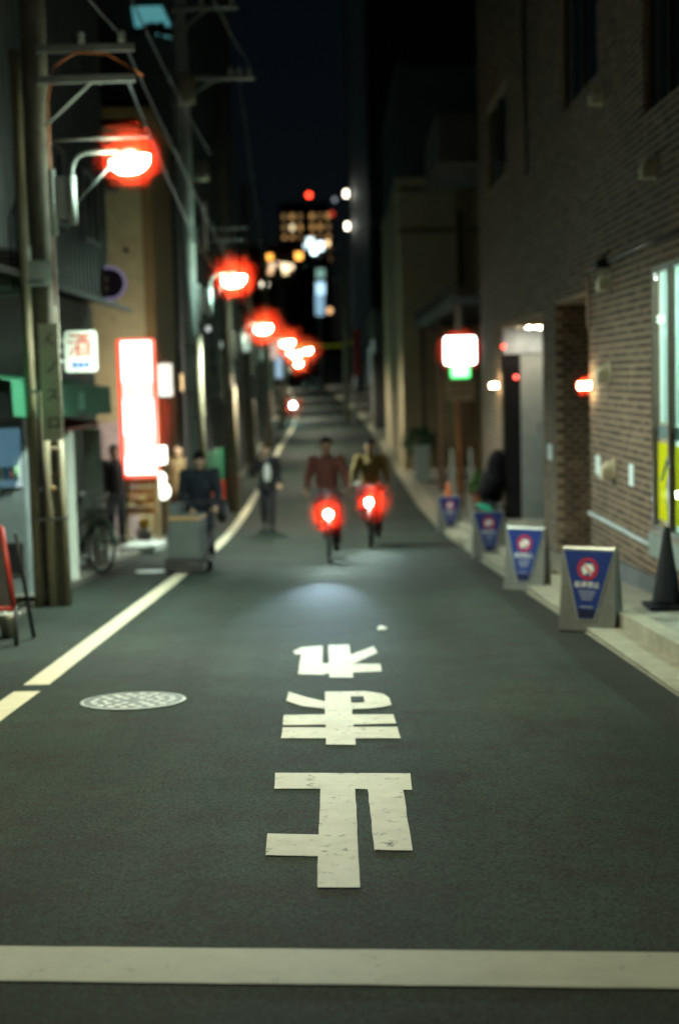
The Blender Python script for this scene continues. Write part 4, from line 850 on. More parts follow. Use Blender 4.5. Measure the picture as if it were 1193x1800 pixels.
for xx in (-.26, .13): MB().box(xx, xx+.09, -.12, -.04, gz2, gz2+1.38).build('fence_post', mat('post_grey', (.30, .29, .26), .7), ps)
pl_ = thing('potted_shrub', 'green potted shrub with red flowers beside the lit post sign', 'plant', (2.99, 29.6, L(29.6)+.125))
MB().lathe([(.14, 0), (.2, .3), (.22, .32), (.2, .32)], 16).build('pot', mat('pot_terracotta', (.28, .10, .05), .7), pl_, True)
def leaves(n, c, r, s, seed):
    rr = random.Random(seed); b = MB()
    for k in range(n):
        d = Vector((rr.gauss(0, 1), rr.gauss(0, 1), rr.gauss(0, 1))).normalized()*rr.uniform(.45, 1); p = Vector(c)+Vector((d.x*r[0], d.y*r[1], d.z*r[2]))
        a = Vector((rr.gauss(0, 1), rr.gauss(0, 1), rr.gauss(0, 1))).normalized()*s; e = a.cross(Vector((rr.gauss(0, 1), rr.gauss(0, 1), rr.gauss(0, 1)))).normalized()*s*.5
        b.add([p-a, p+e, p+a, p-e], [(0, 1, 2, 3)])
    return b
leaves(500, (0, 0, .62), (.3, .3, .34), .06, 3).build('foliage', mat('leaf_green', (.07, .15, .03), .6), pl_)
leaves(90, (0, -.05, .40), (.3, .25, .15), .04, 4).build('flowers', mat('flower_red', (.5, .06, .03), .6), pl_)
MB().tube([(0, 0, .2), (.02, 0, .5), (0, .02, .8)], [.03, .022, .012], 8).build('stem', mat('bark', (.10, .07, .04), .8), pl_)
ub = thing('utility_cabinet', 'grey-green utility cabinet at the kerb beyond the carport', 'cabinet', (2.42, 41, L(41)+.125))
MB().box(-.22, .22, -.2, .2, 0, 1.0).build('cabinet', mat('cabinet_green', (.20, .26, .23), .5), ub, bevel=.015); MB().box(-.25, .25, -.23, .23, 1.0, 1.05).build('lid', mat('cabinet_green', (.20, .26, .23), .5), ub)
MB().box(-.17, .17, -.21, -.201, .1, .92).build('door', mat('cabinet_door', (.17, .22, .20), .5), ub)
sb2 = thing('shrub', 'dark clipped shrub behind the utility cabinet', 'shrub', (2.5, 43.5, L(43.5)+.125))
leaves(900, (0, 0, 1.05), (.55, .6, .5), .07, 8).build('foliage', mat('leaf_dark', (.04, .09, .03), .6), sb2); MB().tube([(0, 0, 0), (0, 0, .9)], [.05, .03], 8).build('trunk', mat('bark', (.10, .07, .04), .8), sb2)
rb = thing('red_banner', 'dark red vertical banner far down on the right', 'banner', (1.214,80.000,2.794))
MB().box(-.20, .20, -.02, .02, -1.3, 1.3).build('cloth', mat('banner_red', (.20, .015, .012), .8), rb); MB().tube([(-.24, 0, 1.4), (-.24, 0, L(80)-rb.location.z)], .04, 8).build('pole', steel, rb)
fp2 = thing('utility_pole', 'pale utility pole on the right beside the red banner', 'utility pole', (.62, 84, L(84)), group='utility poles along the lane')
MB().tube([(0, 0, 0), (0, 0, 9.5)], [.17, .14], 14).build('shaft', mat('pole_cream', (.40, .38, .28), .7), fp2, True)
crossarm(fp2, -.8, .8, 8.2, ins=(-.6, .6))
dbn = thing('banner', 'tall black banner standing before the white lit windows', 'banner', (1.886,62.000,0.735))
MB().box(-.25, .25, -.02, .02, -1.6, 1.7).build('cloth', mat('banner_black', (.012, .012, .014), .8), dbn); MB().tube([(-.28, 0, 1.8), (-.28, 0, L(62)-dbn.location.z)], .03, 8).build('pole', steel, dbn)
gl_ = [Vector((-3.327,95.000,4.080)).lerp(Vector((1.194,95.000,3.737)), k/24)+Vector((0, 0, -2.2*(k/24)*(1-k/24)*.6)) for k in range(25)]
tag(MB().tube(gl_, .085, 8).build('garland', mat('garland_yellow', (.75, .62, .03), .6), None, True), 'yellow garland hung across the far lane', 'garland')
car = thing('parked_car', 'small pale car parked far up the lane', 'car', (bend(150)+.2, 150, L(150)))
MB().prism([(-1.9, .35), (-1.9, .75), (-1.1, .85), (-.6, 1.4), (1.0, 1.42), (1.7, .9), (1.9, .8), (1.9, .35)], lambda u, v: (-.8, u, v), lambda u, v: (.8, u, v)).build('body', mat('car_silver', (.55, .58, .62), .3, .3), car, bevel=.08)
MB().box(-.66, .66, -.93, -.90, .95, 1.32).build('windscreen', dark_glass, car)
for sx in (-1, 1):
    for sy in (-1.2, 1.2): MB().lathe([(.3, -.09), (.3, .09)], 16, M=Matrix.Translation((sx*.74, sy, .3)) @ Matrix.Rotation(R(90), 4, 'Y')).build('wheel', rubber, car)
    MB().box(sx*.5-.15, sx*.5+.15, -1.97, -1.9, .6, .72).build('headlight', white_steel, car)
# far scooter with its headlight on
fs = thing('motor_scooter', 'distant motor scooter with its headlight on', 'scooter', (-2.58, 85, L(85)))
hz_ = -.12-L(85)
MB().box(-.16, .16, -.2, .5, .3, .55).cap((0, -.45, .35), (0, -.35, .95), .12, .09).cap((0, .3, .6), (0, .8, .7), .14, .12).build('body', mat('scooter_dark', (.04, .04, .045), .4), fs, remesh=.025)
for yy in (-.6, .65): MB().tube([(0, yy+.22*math.cos(2*math.pi*k/20), .22+.22*math.sin(2*math.pi*k/20)) for k in range(21)], .055, 8).build('wheel', rubber, fs, True)
MB().tube([(-.3, -.3, 1.05), (.3, -.3, 1.05)], .018, 8).build('handlebar', black, fs)
MB().ell((0, -.62, hz_), .11, .05, .11).build('headlight', emit('scooter_light', (1, .92, .8), 160.0), fs, True)
MB().cap((0, -.3, .95), (0, -.58, hz_), .08, .09).build('lamp_housing', black, fs)

# ------------------------------------------------------------------ the lit city beyond
hr = thing('high_rise', 'distant high-rise with a grid of orange lit windows', 'high-rise', (0, 0, 0))
box('wall', -15.2, -.6, 420, 440, 5, 52.5, mat('far_dark', (.012, .012, .016), .9), hr)
rr = random.Random(5)
wm = [emit('far_win_a', (1, .55, .18), .55), emit('far_win_b', (1, .6, .25), .22), emit('far_win_c', (1, .8, .45), 1.6)]
for i in range(6):
    for j in range(5):
        if i == 2 and j > 2: continue
        x = -13.8 + 2.3*i + (1.2 if i > 2 else 0); z = 48.5 - 3.1*j
        box('window', x-.55, x+.55, 419.8, 419.95, z-.8, z+.8, wm[2] if (i, j) == (1, 1) else wm[rr.choice((0, 0, 1, 1))], hr)
box('roof_mast', -8.1, -7.9, 424, 424.2, 52.5, 58, steel, hr)
fb = thing('far_building', 'distant dark block with white and blue lit storeys', 'building', (0, 0, 0))
box('wall', -10.5, -.5, 300, 318, 3, 30.5, mat('far_dark', (.012, .012, .016), .9), fb)
for k, (px_, pz_, s_, st_) in enumerate((((-4.564,299.000,29.844)[0], (-4.564,299.000,29.844)[2], 1.1, 3.0), ((-3.790,299.000,27.959)[0], (-3.790,299.000,27.959)[2], 1.0, 6.0), ((-2.584,299.000,28.861)[0], (-2.584,299.000,28.861)[2], 1.2, 4.0), ((-5.416,299.000,28.934)[0], (-5.416,299.000,28.934)[2], .8, 1.5))):
    box('window', px_-s_*.6, px_+s_*.6, 299.7, 299.95, pz_-s_*.7, pz_+s_*.7, emit('far_blue_%d' % k, (.72, .95, 1.0), st_), fb)
box('window', (-1.034,299.000,29.403)[0]-.5, (-1.034,299.000,29.403)[0]+.5, 299.7, 299.95, (-1.034,299.000,29.403)[2]-.5, (-1.034,299.000,29.403)[2]+.5, emit('far_amber', (1, .7, .35), 2.5), fb)
hb = thing('far_building', 'distant low building under orange and white lights', 'building', (0, 0, 0))
box('wall', -13.0, -5.0, 205, 220, 0, 20.5, mat('far_brown', (.03, .022, .016), .9), hb)
for k, (q, s_, col, st_) in enumerate((((-8.931,204.800,18.796), .40, (1, .42, .06), 3.0), ((-4.802,204.800,18.850), .50, (1, .45, .08), 3.0), ((-8.646,204.800,17.509), .40, (1, .72, .45), 1.6), ((-7.749,204.800,17.726), .35, (1, .65, .4), 1.2), ((-6.866,204.800,17.463), .42, (1, .8, .5), 2.5), ((-5.978,204.800,17.360), .36, (1, .78, .5), 2.2), ((-8.914,204.800,16.715), .32, (1, .6, .3), 1.6), ((-6.726,204.800,16.739), .42, (1, .75, .4), 2.0))):
    MB().box(-s_, s_, -.1, .1, -s_, s_).build('window', emit('hill_light_%d' % k, col, st_), hb, loc=q)
vs_ = thing('vertical_sign', 'distant blue-white vertical neon sign', 'illuminated sign', (0, 0, 0))
for k, (q, hz, col, st_) in enumerate((((-1.578,180.000,14.488), .6, (.35, .65, .55), .6), ((-1.629,180.000,12.656), .75, (.5, .8, 1.0), 1.6), ((-1.756,180.000,10.611), 1.3, (.4, .7, .9), .7))):
    MB().box(-.55, .55, -.1, .1, -hz, hz).build('panel', emit('neon_%d' % k, col, st_), vs_, loc=q)
q_ = (-1.808,180.000,6.076); box('mast', q_[0]-.15, q_[0]+.15, 180.15, 180.4, 0, (-1.567,180.000,14.910)[2], steel, vs_)
for (q, r_, col, st_, nm, lab, cat, zt) in (((-7.585,500.000,64.695), .9, (1, .05, .02), 7.0, 'aviation_beacon', 'red aviation beacon on a distant mast', 'beacon', 0), ((-5.729,120.000,9.354), .30, (1, .92, .7), 8.0, 'distant_lamp', 'round white lamp low beyond the left roofs', 'lamp', 0), ((-0.531,170.000,9.402), .35, (1, .55, .25), 1.6, 'distant_lamp', 'dim peach lamp right of the vertical neon sign', 'lamp', 0), ((0.108,480.000,55.831), .9, (1, .06, .03), .6, 'aviation_beacon', 'faint red beacon above the high-rise', 'beacon', 0), ((1.176,480.000,60.458), .7, (.7, .8, .9), .5, 'distant_lamp', 'faint grey lamp near the tower edge', 'lamp', 0)):
    o = thing(nm, lab, cat, q); MB().ell((0, 0, 0), r_, r_, r_, 12, 8).build('lamp', emit('em_'+lab[:14], col, st_), o, True)
    MB().tube([(0, .2, r_*.5), (0, .2, L(q[1])-q[2])], r_*.14, 6).build('mast', steel, o)

# ------------------------------------------------------------------ people
skin_m = mat('skin', (.55, .34, .23), .55, var=.08, scale=12); hair_m = mat('hair_black', (.012, .009, .008), .85, spec=.08); shoe_m = mat('shoe', (.02, .018, .016), .45)
eye_w = mat('eye', (.02, .015, .012), .3); lip_m = mat('lip', (.30, .10, .08), .5)
def cloth(name, col, var=.2, scale=10): return mat(name, col, .85, var=var, scale=scale, bump=.5, bscale=18)
def person(loc, rotz, label, J, top, legs_m, shirt=None, group=None, hair_len=0.0, sleeves=True, look=(0, -1, 0), hem=.10, curl=(0, 0, -1), cap_m=None):
    """J: joints (pelvis, chest, neck, head, l/r shoulder, elbow, wrist, hip, knee, ankle) in local metres, facing -y"""
    P = thing('person', label, 'person', loc, rotz, group)
    V = {k: Vector(v) for k, v in J.items()}
    f = Vector(look).normalized(); up = (V['head']-V['neck']).normalized(); f = (f-up*f.dot(up)).normalized(); s = up.cross(f)
    b = MB()
    b.cap(V['pelvis'], V['chest'], .125, .14, 12); b.cap(V['chest'], V['neck'], .13, .055, 12); b.cap(V['neck'], V['head']-up*.02, .052, .055)
    H = V['head']; R3 = Matrix((s, f, up)).transposed()
    b.ell(H+up*.03-f*.012, .074, .092, .092, 14, 9, R3); b.ell(H-up*.045+f*.018, .058, .068, .075, 12, 8, R3)        # skull, jaw
    b.cap(H+f*.085+up*.012, H+f*.105-up*.022, .010, .015, 8)                                                   # nose
    for q in (-1, 1): b.ell(H+s*.077*q-f*.005, .012, .026, .034, 8, 6, R3); b.ell(H+s*.034*q+f*.078+up*.028, .022, .014, .010, 8, 6, R3)   # ears, brows
    for q, sg in (('l', 1), ('r', -1)):
        sh_, el, wr = V[q+'sh'], V[q+'el'], V[q+'wr']
        b.cap(V['chest']+(sh_-V['chest'])*.4, sh_, .09, .062); b.cap(sh_, el, .055, .042); b.cap(el, wr, .042, .028)
        d = (wr-el).normalized(); cv = Vector(curl); cv = (cv-d*cv.dot(d)); cv = cv.normalized() if cv.length > .01 else Vector((0, -1, 0)); sd = d.cross(cv)
        pe = wr+d*.085; b.cap(wr+d*.01+sd*.012, pe+sd*.022, .022, .020, 8); b.cap(wr+d*.01-sd*.012, pe-sd*.022, .022, .020, 8)
        for k, (o, ln) in enumerate(((-.030, .062), (-.010, .074), (.010, .070), (.030, .054))):
            a0 = pe+sd*o; a1 = a0+(d*.72+cv*.55)*ln*.55; a2 = a1+(d*.15+cv*.95)*ln*.55; b.cap(a0, a1, .0095, .009, 7); b.cap(a1, a2, .009, .0075, 7)
        t0 = wr+d*.03+sd*(-.028); t1 = t0+(d*.6-sd*.75+cv*.2).normalized()*.042; b.cap(t0, t1, .0125, .011, 7); b.cap(t1, t1+(d*.9+cv*.5)*.032, .011, .009, 7)
        hp, kn, an = V[q+'hip'], V[q+'kn'], V[q+'an']
        b.cap(V['pelvis'], hp, .11, .095); b.cap(hp, kn, .085, .056); b.cap(kn, an, .056, .036)
    b.build('body', skin_m, P, remesh=.0085)
    for q in (-1, 1): MB().ell(H+s*.031*q+f*.080+up*.012, .013, .008, .008, 8, 6, R3).build('eye', eye_w, P, True)
    MB().ell(H+f*.084-up*.055, .024, .008, .007, 8, 6, R3).build('mouth', lip_m, P, True)
    h = MB(); h.ell(H+up*.062-f*.029, .083, .092, .080, 14, 9, R3); h.ell(H-f*.060-up*.01, .074, .050, .085, 12, 8, R3); h.ell(H+up*.100+f*.030, .052, .036, .022, 12, 7, R3)
    for q in (-1, 1): h.ell(H+s*.072*q-f*.035+up*.02, .014, .036, .055, 8, 6, R3)
    if hair_len: h.cap(H-f*.06, H-f*.07-up*hair_len, .075, .06)
    h.build('hair', cap_m or hair_m, P, remesh=.012)
    j = MB(); pv = V['pelvis']; lo = pv-Vector((0, 0, hem))
    j.cap(lo, V['chest'], .165, .17, 14); j.cap(V['chest'], V['neck']-up*.015, .155, .070, 12)
    for q in ('l', 'r'):
        sh_, el, wr = V[q+'sh'], V[q+'el'], V[q+'wr']; d = (wr-el).normalized()
        j.cap(V['chest']+(sh_-V['chest'])*.3, sh_, .115, .085); j.cap(sh_, el, .078, .064)
        if sleeves: j.cap(el, wr-d*.02, .063, .045)
        j.cap(pv, V[q+'hip']-Vector((0, 0, hem*.5)), .14, .125)
    # collar
    j.build('jacket', top, P, remesh=.014)
    if shirt:
        c = V['chest']; MB().ell((c+pv)/2+f*.105, .095, .085, .27, 12, 9, R3).ell(V['neck']+f*.04-up*.04, .05, .05, .05).build('shirt', shirt, P, remesh=.014)
    tr = MB()
    for q in ('l', 'r'):
        hp, kn, an = V[q+'hip'], V[q+'kn'], V[q+'an']; tr.cap(pv, hp, .135, .115); tr.cap(hp, kn, .105, .078); tr.cap(kn, an+Vector((0, 0, .03)), .078, .062)
    tr.build('trousers', legs_m, P, remesh=.014)
    for q in ('l', 'r'):
        an = V[q+'an']; fd = Vector((f.x, f.y, 0)).normalized(); MB().cap(an-fd*.04-Vector((0, 0, .045)), an+fd*.14-Vector((0, 0, .055)), .042, .036).cap(an, an+fd*.03-Vector((0, 0, .04)), .045, .042).build('shoe', shoe_m, P, remesh=.012)
    return P
def standing(**o):
    J = dict(pelvis=(0, 0, .93), chest=(0, 0, 1.27), neck=(0, -.01, 1.46), head=(0, -.03, 1.585), lsh=(.18, 0, 1.39), lel=(.23, .02, 1.12), lwr=(.22, -.06, .87), rsh=(-.18, 0, 1.39), rel=(-.23, .02, 1.12), rwr=(-.22, -.06, .87),
        lhip=(.09, 0, .90), lkn=(.10, -.01, .49), lan=(.10, .02, .09), rhip=(-.09, 0, .90), rkn=(-.10, -.01, .49), ran=(-.10, .02, .09))
    J.update(o); return J

# ------------------------------------------------------------------ bicycles
def bicycle(loc, rotz, label, col, lamp=None, basket=True, steer=0.0):
    B = thing('bicycle', label, 'bicycle', loc, rotz, 'bicycles in the lane'); fm = mat('bike_'+col[0], col[1], .35, .3)
    chrome = mat('chrome', (.55, .56, .56), .25, .9)
    for nm, yy in (('front_wheel', -.54), ('rear_wheel', .52)):
        r = .325; ty = MB().tube([(0, yy+r*math.cos(2*math.pi*k/36), .345+r*math.sin(2*math.pi*k/36)) for k in range(37)], .020, 8).build(nm, rubber, B, True)
        MB().tube([(0, yy+.298*math.cos(2*math.pi*k/32), .345+.298*math.sin(2*math.pi*k/32)) for k in range(33)], .010, 6).build('rim', chrome, ty, True)
        sp = MB()
        for k in range(18):
            a = 2*math.pi*k/18; sp.tube([(.02*(1 if k % 2 else -1), yy, .345), (0, yy+.295*math.cos(a), .345+.295*math.sin(a))], .0022, 4)
        sp.build('spokes', chrome, ty); MB().lathe([(.022, -.05), (.022, .05)], 10, M=Matrix.Translation((0, yy, .345)) @ Matrix.Rotation(R(90), 4, 'Y')).build('hub', chrome, ty)
        r = .36; MB().tube([(0, yy+r*math.cos(a), .345+r*math.sin(a)) for a in [R(20)+R(150)*k/14 for k in range(15)]], .022, 6).build('mudguard', fm, B, True)
    MB().tube([(0, .05, .30), (0, .22, .80)], .018).tube([(0, .05, .30), (0, -.36, .72)], .021).tube([(0, .14, .58), (0, -.34, .80)], .016).tube([(.05, .52, .345), (.03, .05, .30)], .011).tube([(-.05, .52, .345), (-.03, .05, .30)], .011).tube([(.05, .52, .345), (.02, .19, .70)], .010).tube([(-.05, .52, .345), (-.02, .19, .70)], .010).tube([(0, -.34, .68), (0, -.30, .88)], .023).build('frame', fm, B, True)
    MB().tube([(.055, -.54, .345), (.055, -.44, .66), (0, -.36, .70)], .013).tube([(-.055, -.54, .345), (-.055, -.44, .66), (0, -.36, .70)], .013).build('fork', fm, B, True)
    MB().tube([(0, -.31, .86), (0, -.29, 1.0)], .014).tube([(-.29, -.10, 1.02), (-.26, -.22, 1.03), (-.12, -.30, 1.02), (0, -.29, 1.0), (.12, -.30, 1.02), (.26, -.22, 1.03), (.29, -.10, 1.02)], .012).build('handlebar', chrome, B, True)
    for sx in (-1, 1): MB().tube([(sx*.285, -.13, 1.022), (sx*.295, -.02, 1.018)], .018).build('grip', black, B, True)
    MB().cap((0, .14, .915), (0, .34, .925), .045, .085).build('saddle', black, B, True); MB().tube([(0, .21, .78), (0, .235, .90)], .013).build('seat_post', chrome, B, True)
    MB().lathe([(.09, -.006), (.09, .006)], 20, M=Matrix.Translation((.045, .05, .30)) @ Matrix.Rotation(R(90), 4, 'Y')).build('chainring', chrome, B)
    for sx, a in ((1, R(-70)), (-1, R(110))):
        e = Vector((sx*.075, .05+.17*math.cos(a), .30+.17*math.sin(a))); MB().tube([(sx*.06, .05, .30), e], .010).build('crank', chrome, B, True); MB().box(e.x, e.x+sx*.09, e.y-.035, e.y+.035, e.z-.012, e.z+.012).build('pedal', black, B)
    if basket:
        bk = MB()
        for zz in (.78, .86, .94, 1.02):
            x_, y0_, y1_ = .15+(zz-.78)*.15, -.44+.0, -.68-(zz-.78)*.15; bk.tube([(-x_, y0_, zz), (x_, y0_, zz), (x_, y1_, zz), (-x_, y1_, zz), (-x_, y0_, zz)], .005, 5)
        for k in range(7): u = -1+k/3; bk.tube([(u*.15, -.68, .78), (u*.186, -.716, 1.02)], .004, 4)
        for k in range(5): v = k/4; bk.tube([(.15, -.44-.24*v, .78), (.186, -.44-.276*v, 1.02)], .004, 4); bk.tube([(-.15, -.44-.24*v, .78), (-.186, -.44-.276*v, 1.02)], .004, 4)
        o = bk.build('basket', mat('basket_wire', (.10, .10, .10), .4, .6), B); o['kind'] = 'stuff'
    if lamp:
        lz_, lcol, aim, pw = lamp
        hs = MB().lathe([(.02, -.09), (.045, -.06), (.052, .0), (.052, .012), (.046, .012)], 18, M=Matrix.Translation((0, -.78, lz_)) @ Matrix.Rotation(R(90), 4, 'X')).build('headlight', black, B, True)
        MB().lathe([(.001, 0), (.043, 0), (.040, .010), (.02, .018), (.001, .02)], 18, M=Matrix.Translation((0, -.792, lz_)) @ Matrix.Rotation(R(90), 4, 'X')).build('lens', emit('headlight_glow', (1.0, .97, .90), 1400.0), hs, True)
        MB().tube([(0, -.44, .70), (0, -.70, lz_)], .010, 6).build('lamp_bracket', black, B)
        sd_ = bpy.data.lights.new('headlight_beam', 'SPOT'); sd_.energy = pw; sd_.color = lcol; sd_.spot_size = R(16 if aim[2] > -.2 else 34); sd_.spot_blend = .9; sd_.shadow_soft_size = .03
        so = bpy.data.objects.new('headlight_beam', sd_); C.objects.link(so); so.parent = hs; so.location = (0, -.83, lz_)
        so.rotation_euler = Vector(aim).to_track_quat('-Z', 'Y').to_euler()
    return B
def riding(**o):
    J = dict(pelvis=(0, .24, .99), chest=(0, .15, 1.32), neck=(0, .09, 1.50), head=(0, .045, 1.625), lsh=(.19, .12, 1.43), lel=(.27, .02, 1.20), lwr=(.285, -.06, 1.045), rsh=(-.19, .12, 1.43), rel=(-.27, .02, 1.20), rwr=(-.285, -.06, 1.045),
        lhip=(.10, .22, .97), lkn=(.13, -.10, .62), lan=(.12, .10, .24), rhip=(-.10, .22, .97), rkn=(-.13, -.16, .84), ran=(-.12, .0, .56))
    J.update(o); return J
for (x, y, lz_, lcol, aim, pw, rot, tp, tr_, bl, pl2, col) in (
   (-.163, 20.21, .69, (.75, .80, 1.0), (-.035, -1, -.113), 620, R(1), cloth('shirt_maroon', (.19, .065, .05), .35, 22), cloth('trousers_dark', (.02, .02, .024)), 'dark bicycle with its headlight on, ridden by the maroon-shirted rider', 'rider in a maroon shirt on the nearer lit bicycle', ('black', (.02, .02, .022))),
   (.515, 23.26, .74, (.85, 1.0, .92), (.06, -1, -.32), 45, R(-3), cloth('top_olive', (.23, .155, .05), .2), cloth('trousers_navy', (.018, .02, .035)), 'bicycle with its headlight on, ridden by the olive-topped rider', 'rider in an olive-brown top on the farther lit bicycle', ('grey', (.06, .06, .065)))):
    sl = math.atan((L(y+.5)-L(y-.5)))
    B = bicycle((x, y, L(y)), rot, bl, col, (lz_, lcol, aim, pw)); B.rotation_euler = (sl, 0, rot)
    Pn = person((x, y, L(y)), rot, pl2, riding(), tp, tr_, curl=(0, .2, -1), hem=.02); Pn.rotation_euler = (sl, 0, rot)
bp = bicycle((-3.42, 18.6, L(18.6)+.07), R(38), 'dark parked bicycle leaning behind the near utility pole', ('green', (.04, .07, .05))); bp.rotation_euler = (R(0), R(5), R(38))
# pedestrian in the lane
person((-1.44, 28.75, L(28.75)), R(4), 'pedestrian in a dark open jacket over a pale grey shirt', standing(lwr=(.24, -.12, .92), rel=(-.27, -.02, 1.16), rwr=(-.13, -.14, 1.40), lkn=(.08, -.10, .50), lan=(.07, -.12, .09), rkn=(-.09, .02, .50), ran=(-.07, .20, .12)), cloth('jacket_black', (.012, .012, .015)), cloth('trousers_dark', (.02, .02, .024)), shirt=cloth('shirt_grey', (.58, .60, .58)))
# cart pusher
person((-1.90, 19.45, L(19.45)), R(6), 'person in a navy jacket bending over a loaded hand cart', standing(pelvis=(0, .16, .90), chest=(0, -.0, 1.20), neck=(0, -.08, 1.36), head=(0, -.14, 1.47), lsh=(.2, -.04, 1.30), lel=(.25, -.02, 1.02), lwr=(.20, -.26, .86), rsh=(-.2, -.04, 1.30), rel=(-.25, -.02, 1.02), rwr=(-.12, -.28, .84), lhip=(.10, .16, .87), lkn=(.11, .08, .48), rhip=(-.10, .16, .87), rkn=(-.11, .2, .48), ran=(-.11, .34, .12)), cloth('jacket_navy', (.020, .026, .040)), cloth('trousers_navy', (.018, .02, .035)), look=(0, -.8, -.6), hem=.16, hair_len=.14)
sbag = thing('shoulder_bag', 'black shoulder bag hanging beside the cart pusher', 'bag', (-1.60, 19.4, L(19.4)+.78))
MB().ell((0, 0, .0), .09, .14, .17).build('bag_body', black, sbag, remesh=.02); MB().tube([(0, .1, .12), (-.06, .05, .45), (-.12, 0, .58), (-.08, -.08, .4), (0, -.1, .12)], .012, 6).build('strap', black, sbag, True)
ct = thing('hand_cart', 'low hand cart carrying a large grey box', 'cart', (-1.99, 18.62, L(18.62)), R(-8)); ctm = mat('cart_dark', (.03, .028, .026), .6)
sl = math.atan(L(19.1)-L(18.1))
MB().box(-.25, .27, -.32, .34, .16, .22).build('deck', ctm, ct, bevel=.01); MB().box(-.25, .27, -.335, -.321, .06, .16).build('bumper', ctm, ct)
for sx in (-.2, .22):
    for sy in (-.24, .28): w_ = MB().lathe([(.072, -.02), (.072, .02)], 16, M=Matrix.Translation((sx, sy, .075)) @ Matrix.Rotation(R(90), 4, 'Y')).build('wheel', rubber, ct, True); MB().box(sx-.025, sx+.025, sy-.03, sy+.03, .10, .16).build('fork', steel, w_)
for sx in (-.22, .26): MB().tube([(sx, .33, .2), (sx, .36, .9)], .016, 8).build('handle_post', ctm, ct, True)
MB().tube([(-.22, .36, .9), (.26, .36, .9)], .016, 8).build('handle', ctm, ct, True)
MB().tube([(.27, -.3, .2), (.30, .2, .62)], .03, 8).build('side_rail', ctm, ct, True)
cbx = thing('grey_box', 'grey-green box with a wooden top edge on the hand cart', 'box', (-1.99, 18.62, L(18.62)+.22), R(-8))
gbx = mat('box_grey', (.09, .105, .095), .8, var=.12, bump=.2, bscale=30)
MB().box(-.20, .20, -.22, .22, 0, .56).build('box_body', gbx, cbx, bevel=.01); MB().box(-.205, .205, -.232, .225, .50, .545).build('wooden_edge', mat('box_wood', (.40, .24, .10), .7), cbx)
tb = MB().box(-.06, .06, -.2, .2, -.35, .35).build('folded_board', mat('board_grey', (.11, .13, .125), .8), bevel=.01, loc=(-2.17, 18.82, L(18.8)+.57)); tb.rotation_euler = (0, R(4), R(-8)); tag(tb, 'grey board standing upright on the left end of the hand cart', 'board')
# two people by the shops
person((-3.93, 25.0, L(25)+.07), R(30), 'person in dark clothes standing left of the tall lit sign', standing(), cloth('coat_dark', (.03, .02, .022)), cloth('trousers_dark', (.02, .02, .024)))
person((-2.92, 26.3, L(26.3)+.07), R(-25), 'person in a tan coat standing behind the cart pusher', standing(), cloth('coat_tan', (.24, .15, .07)), cloth('trousers_maroon', (.06, .02, .02)), hair_len=.12)

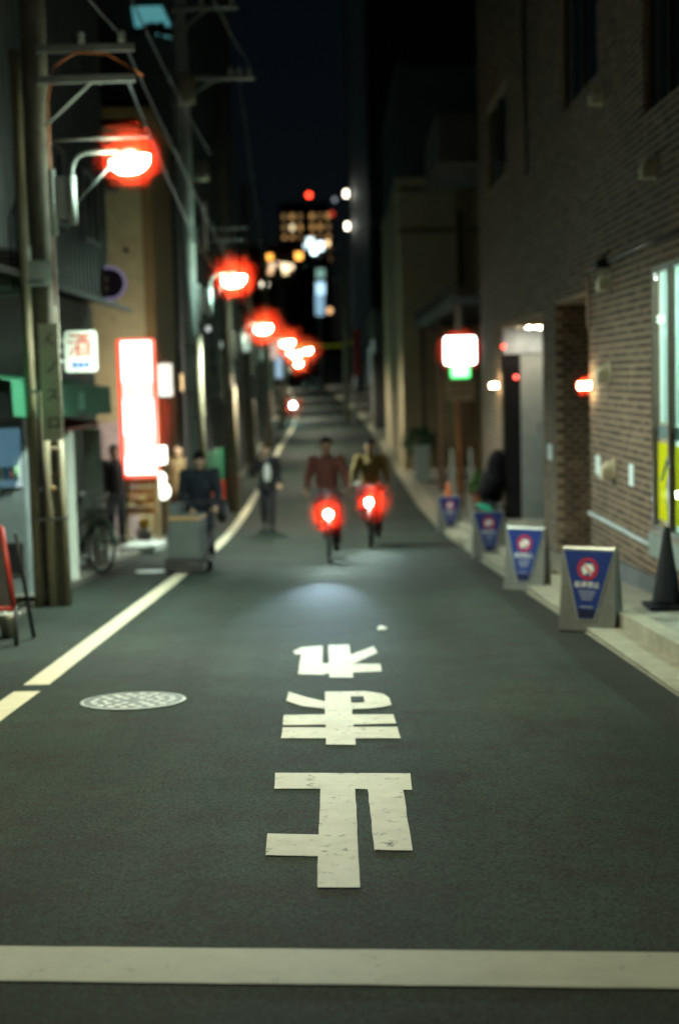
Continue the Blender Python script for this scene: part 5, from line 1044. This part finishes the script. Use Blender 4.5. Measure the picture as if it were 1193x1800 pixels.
# ------------------------------------------------------------------ red film halation added as thin tinted volumes round the brightest lamps
def halation_glow(c, r, dens, label, col=(1.0, .03, .010)):
    key = 'red_halation_%.3f' % dens
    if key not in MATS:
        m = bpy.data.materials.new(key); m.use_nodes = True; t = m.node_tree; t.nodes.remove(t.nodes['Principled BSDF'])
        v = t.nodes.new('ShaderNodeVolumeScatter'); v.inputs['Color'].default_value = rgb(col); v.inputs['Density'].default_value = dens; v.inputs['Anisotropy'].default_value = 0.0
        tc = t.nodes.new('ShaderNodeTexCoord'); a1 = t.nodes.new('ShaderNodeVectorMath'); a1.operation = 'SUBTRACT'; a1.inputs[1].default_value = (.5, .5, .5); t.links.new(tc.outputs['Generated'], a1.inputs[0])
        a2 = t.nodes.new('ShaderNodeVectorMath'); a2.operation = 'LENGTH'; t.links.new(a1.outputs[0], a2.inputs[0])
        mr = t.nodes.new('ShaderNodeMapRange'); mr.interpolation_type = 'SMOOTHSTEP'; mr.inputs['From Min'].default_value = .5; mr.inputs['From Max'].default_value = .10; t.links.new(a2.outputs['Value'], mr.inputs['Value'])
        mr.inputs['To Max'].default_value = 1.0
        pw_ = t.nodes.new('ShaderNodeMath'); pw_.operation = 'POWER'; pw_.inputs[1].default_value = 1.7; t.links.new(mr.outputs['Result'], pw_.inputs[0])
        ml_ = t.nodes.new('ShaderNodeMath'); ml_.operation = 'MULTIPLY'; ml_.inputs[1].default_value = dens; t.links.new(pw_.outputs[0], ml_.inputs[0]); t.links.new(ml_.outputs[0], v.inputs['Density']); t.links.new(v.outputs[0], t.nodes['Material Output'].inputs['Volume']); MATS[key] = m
    o = MB().ell((0, 0, 0), r[0], r[1], r[2], 28, 18).build('halation_glow', MATS[key], None, True, loc=c); o['kind'] = 'stuff'; o['label'] = label
for (loc, px, lab, gm), rad in zip(LAMPS[1:], [r*1.15 for r in RADS[1:]]): halation_glow((loc[0], loc[1], loc[2]+.05), (rad, rad, rad*.95), 2.4, 'added red halation glow round the '+lab.split(',')[0])
halation_glow((-.163, 19.40, L(19.4)+.70), (.37, .37, .37), 1.5, 'added red halation glow round the nearer bicycle headlight')
halation_glow((.56, 22.45, L(22.45)+.75), (.43, .43, .43), 1.5, 'added red halation glow round the farther bicycle headlight')
halation_glow((-2.58, 84.3, -.12), (1.0, 1.0, 1.0), 1.1, 'added red halation glow round the distant scooter headlight')
q = (2.615,30.000,1.914); halation_glow((q[0], 30.08, q[2]), (.66, .26, .62), 9.0, 'added red halation glow round the lit post sign')
q = (-3.402,25.000,0.992); halation_glow((q[0], 25.12, q[2]), (.70, .28, 1.62), 5.0, 'added red halation glow round the tall lit sign')
halation_glow((WX-.10, 16.1, 1.245), (.16, .16, .14), 4.0, 'added red halation glow round the near wall lamp')

# lettering becomes plain mesh
dg = bpy.context.evaluated_depsgraph_get()
for o in TEXTS:
    me = bpy.data.meshes.new_from_object(o.evaluated_get(dg)); nm = o.name; n = bpy.data.objects.new('lettering', me); C.objects.link(n); n.parent = o.parent; n.matrix_local = o.matrix_local.copy()
    bpy.data.objects.remove(o)
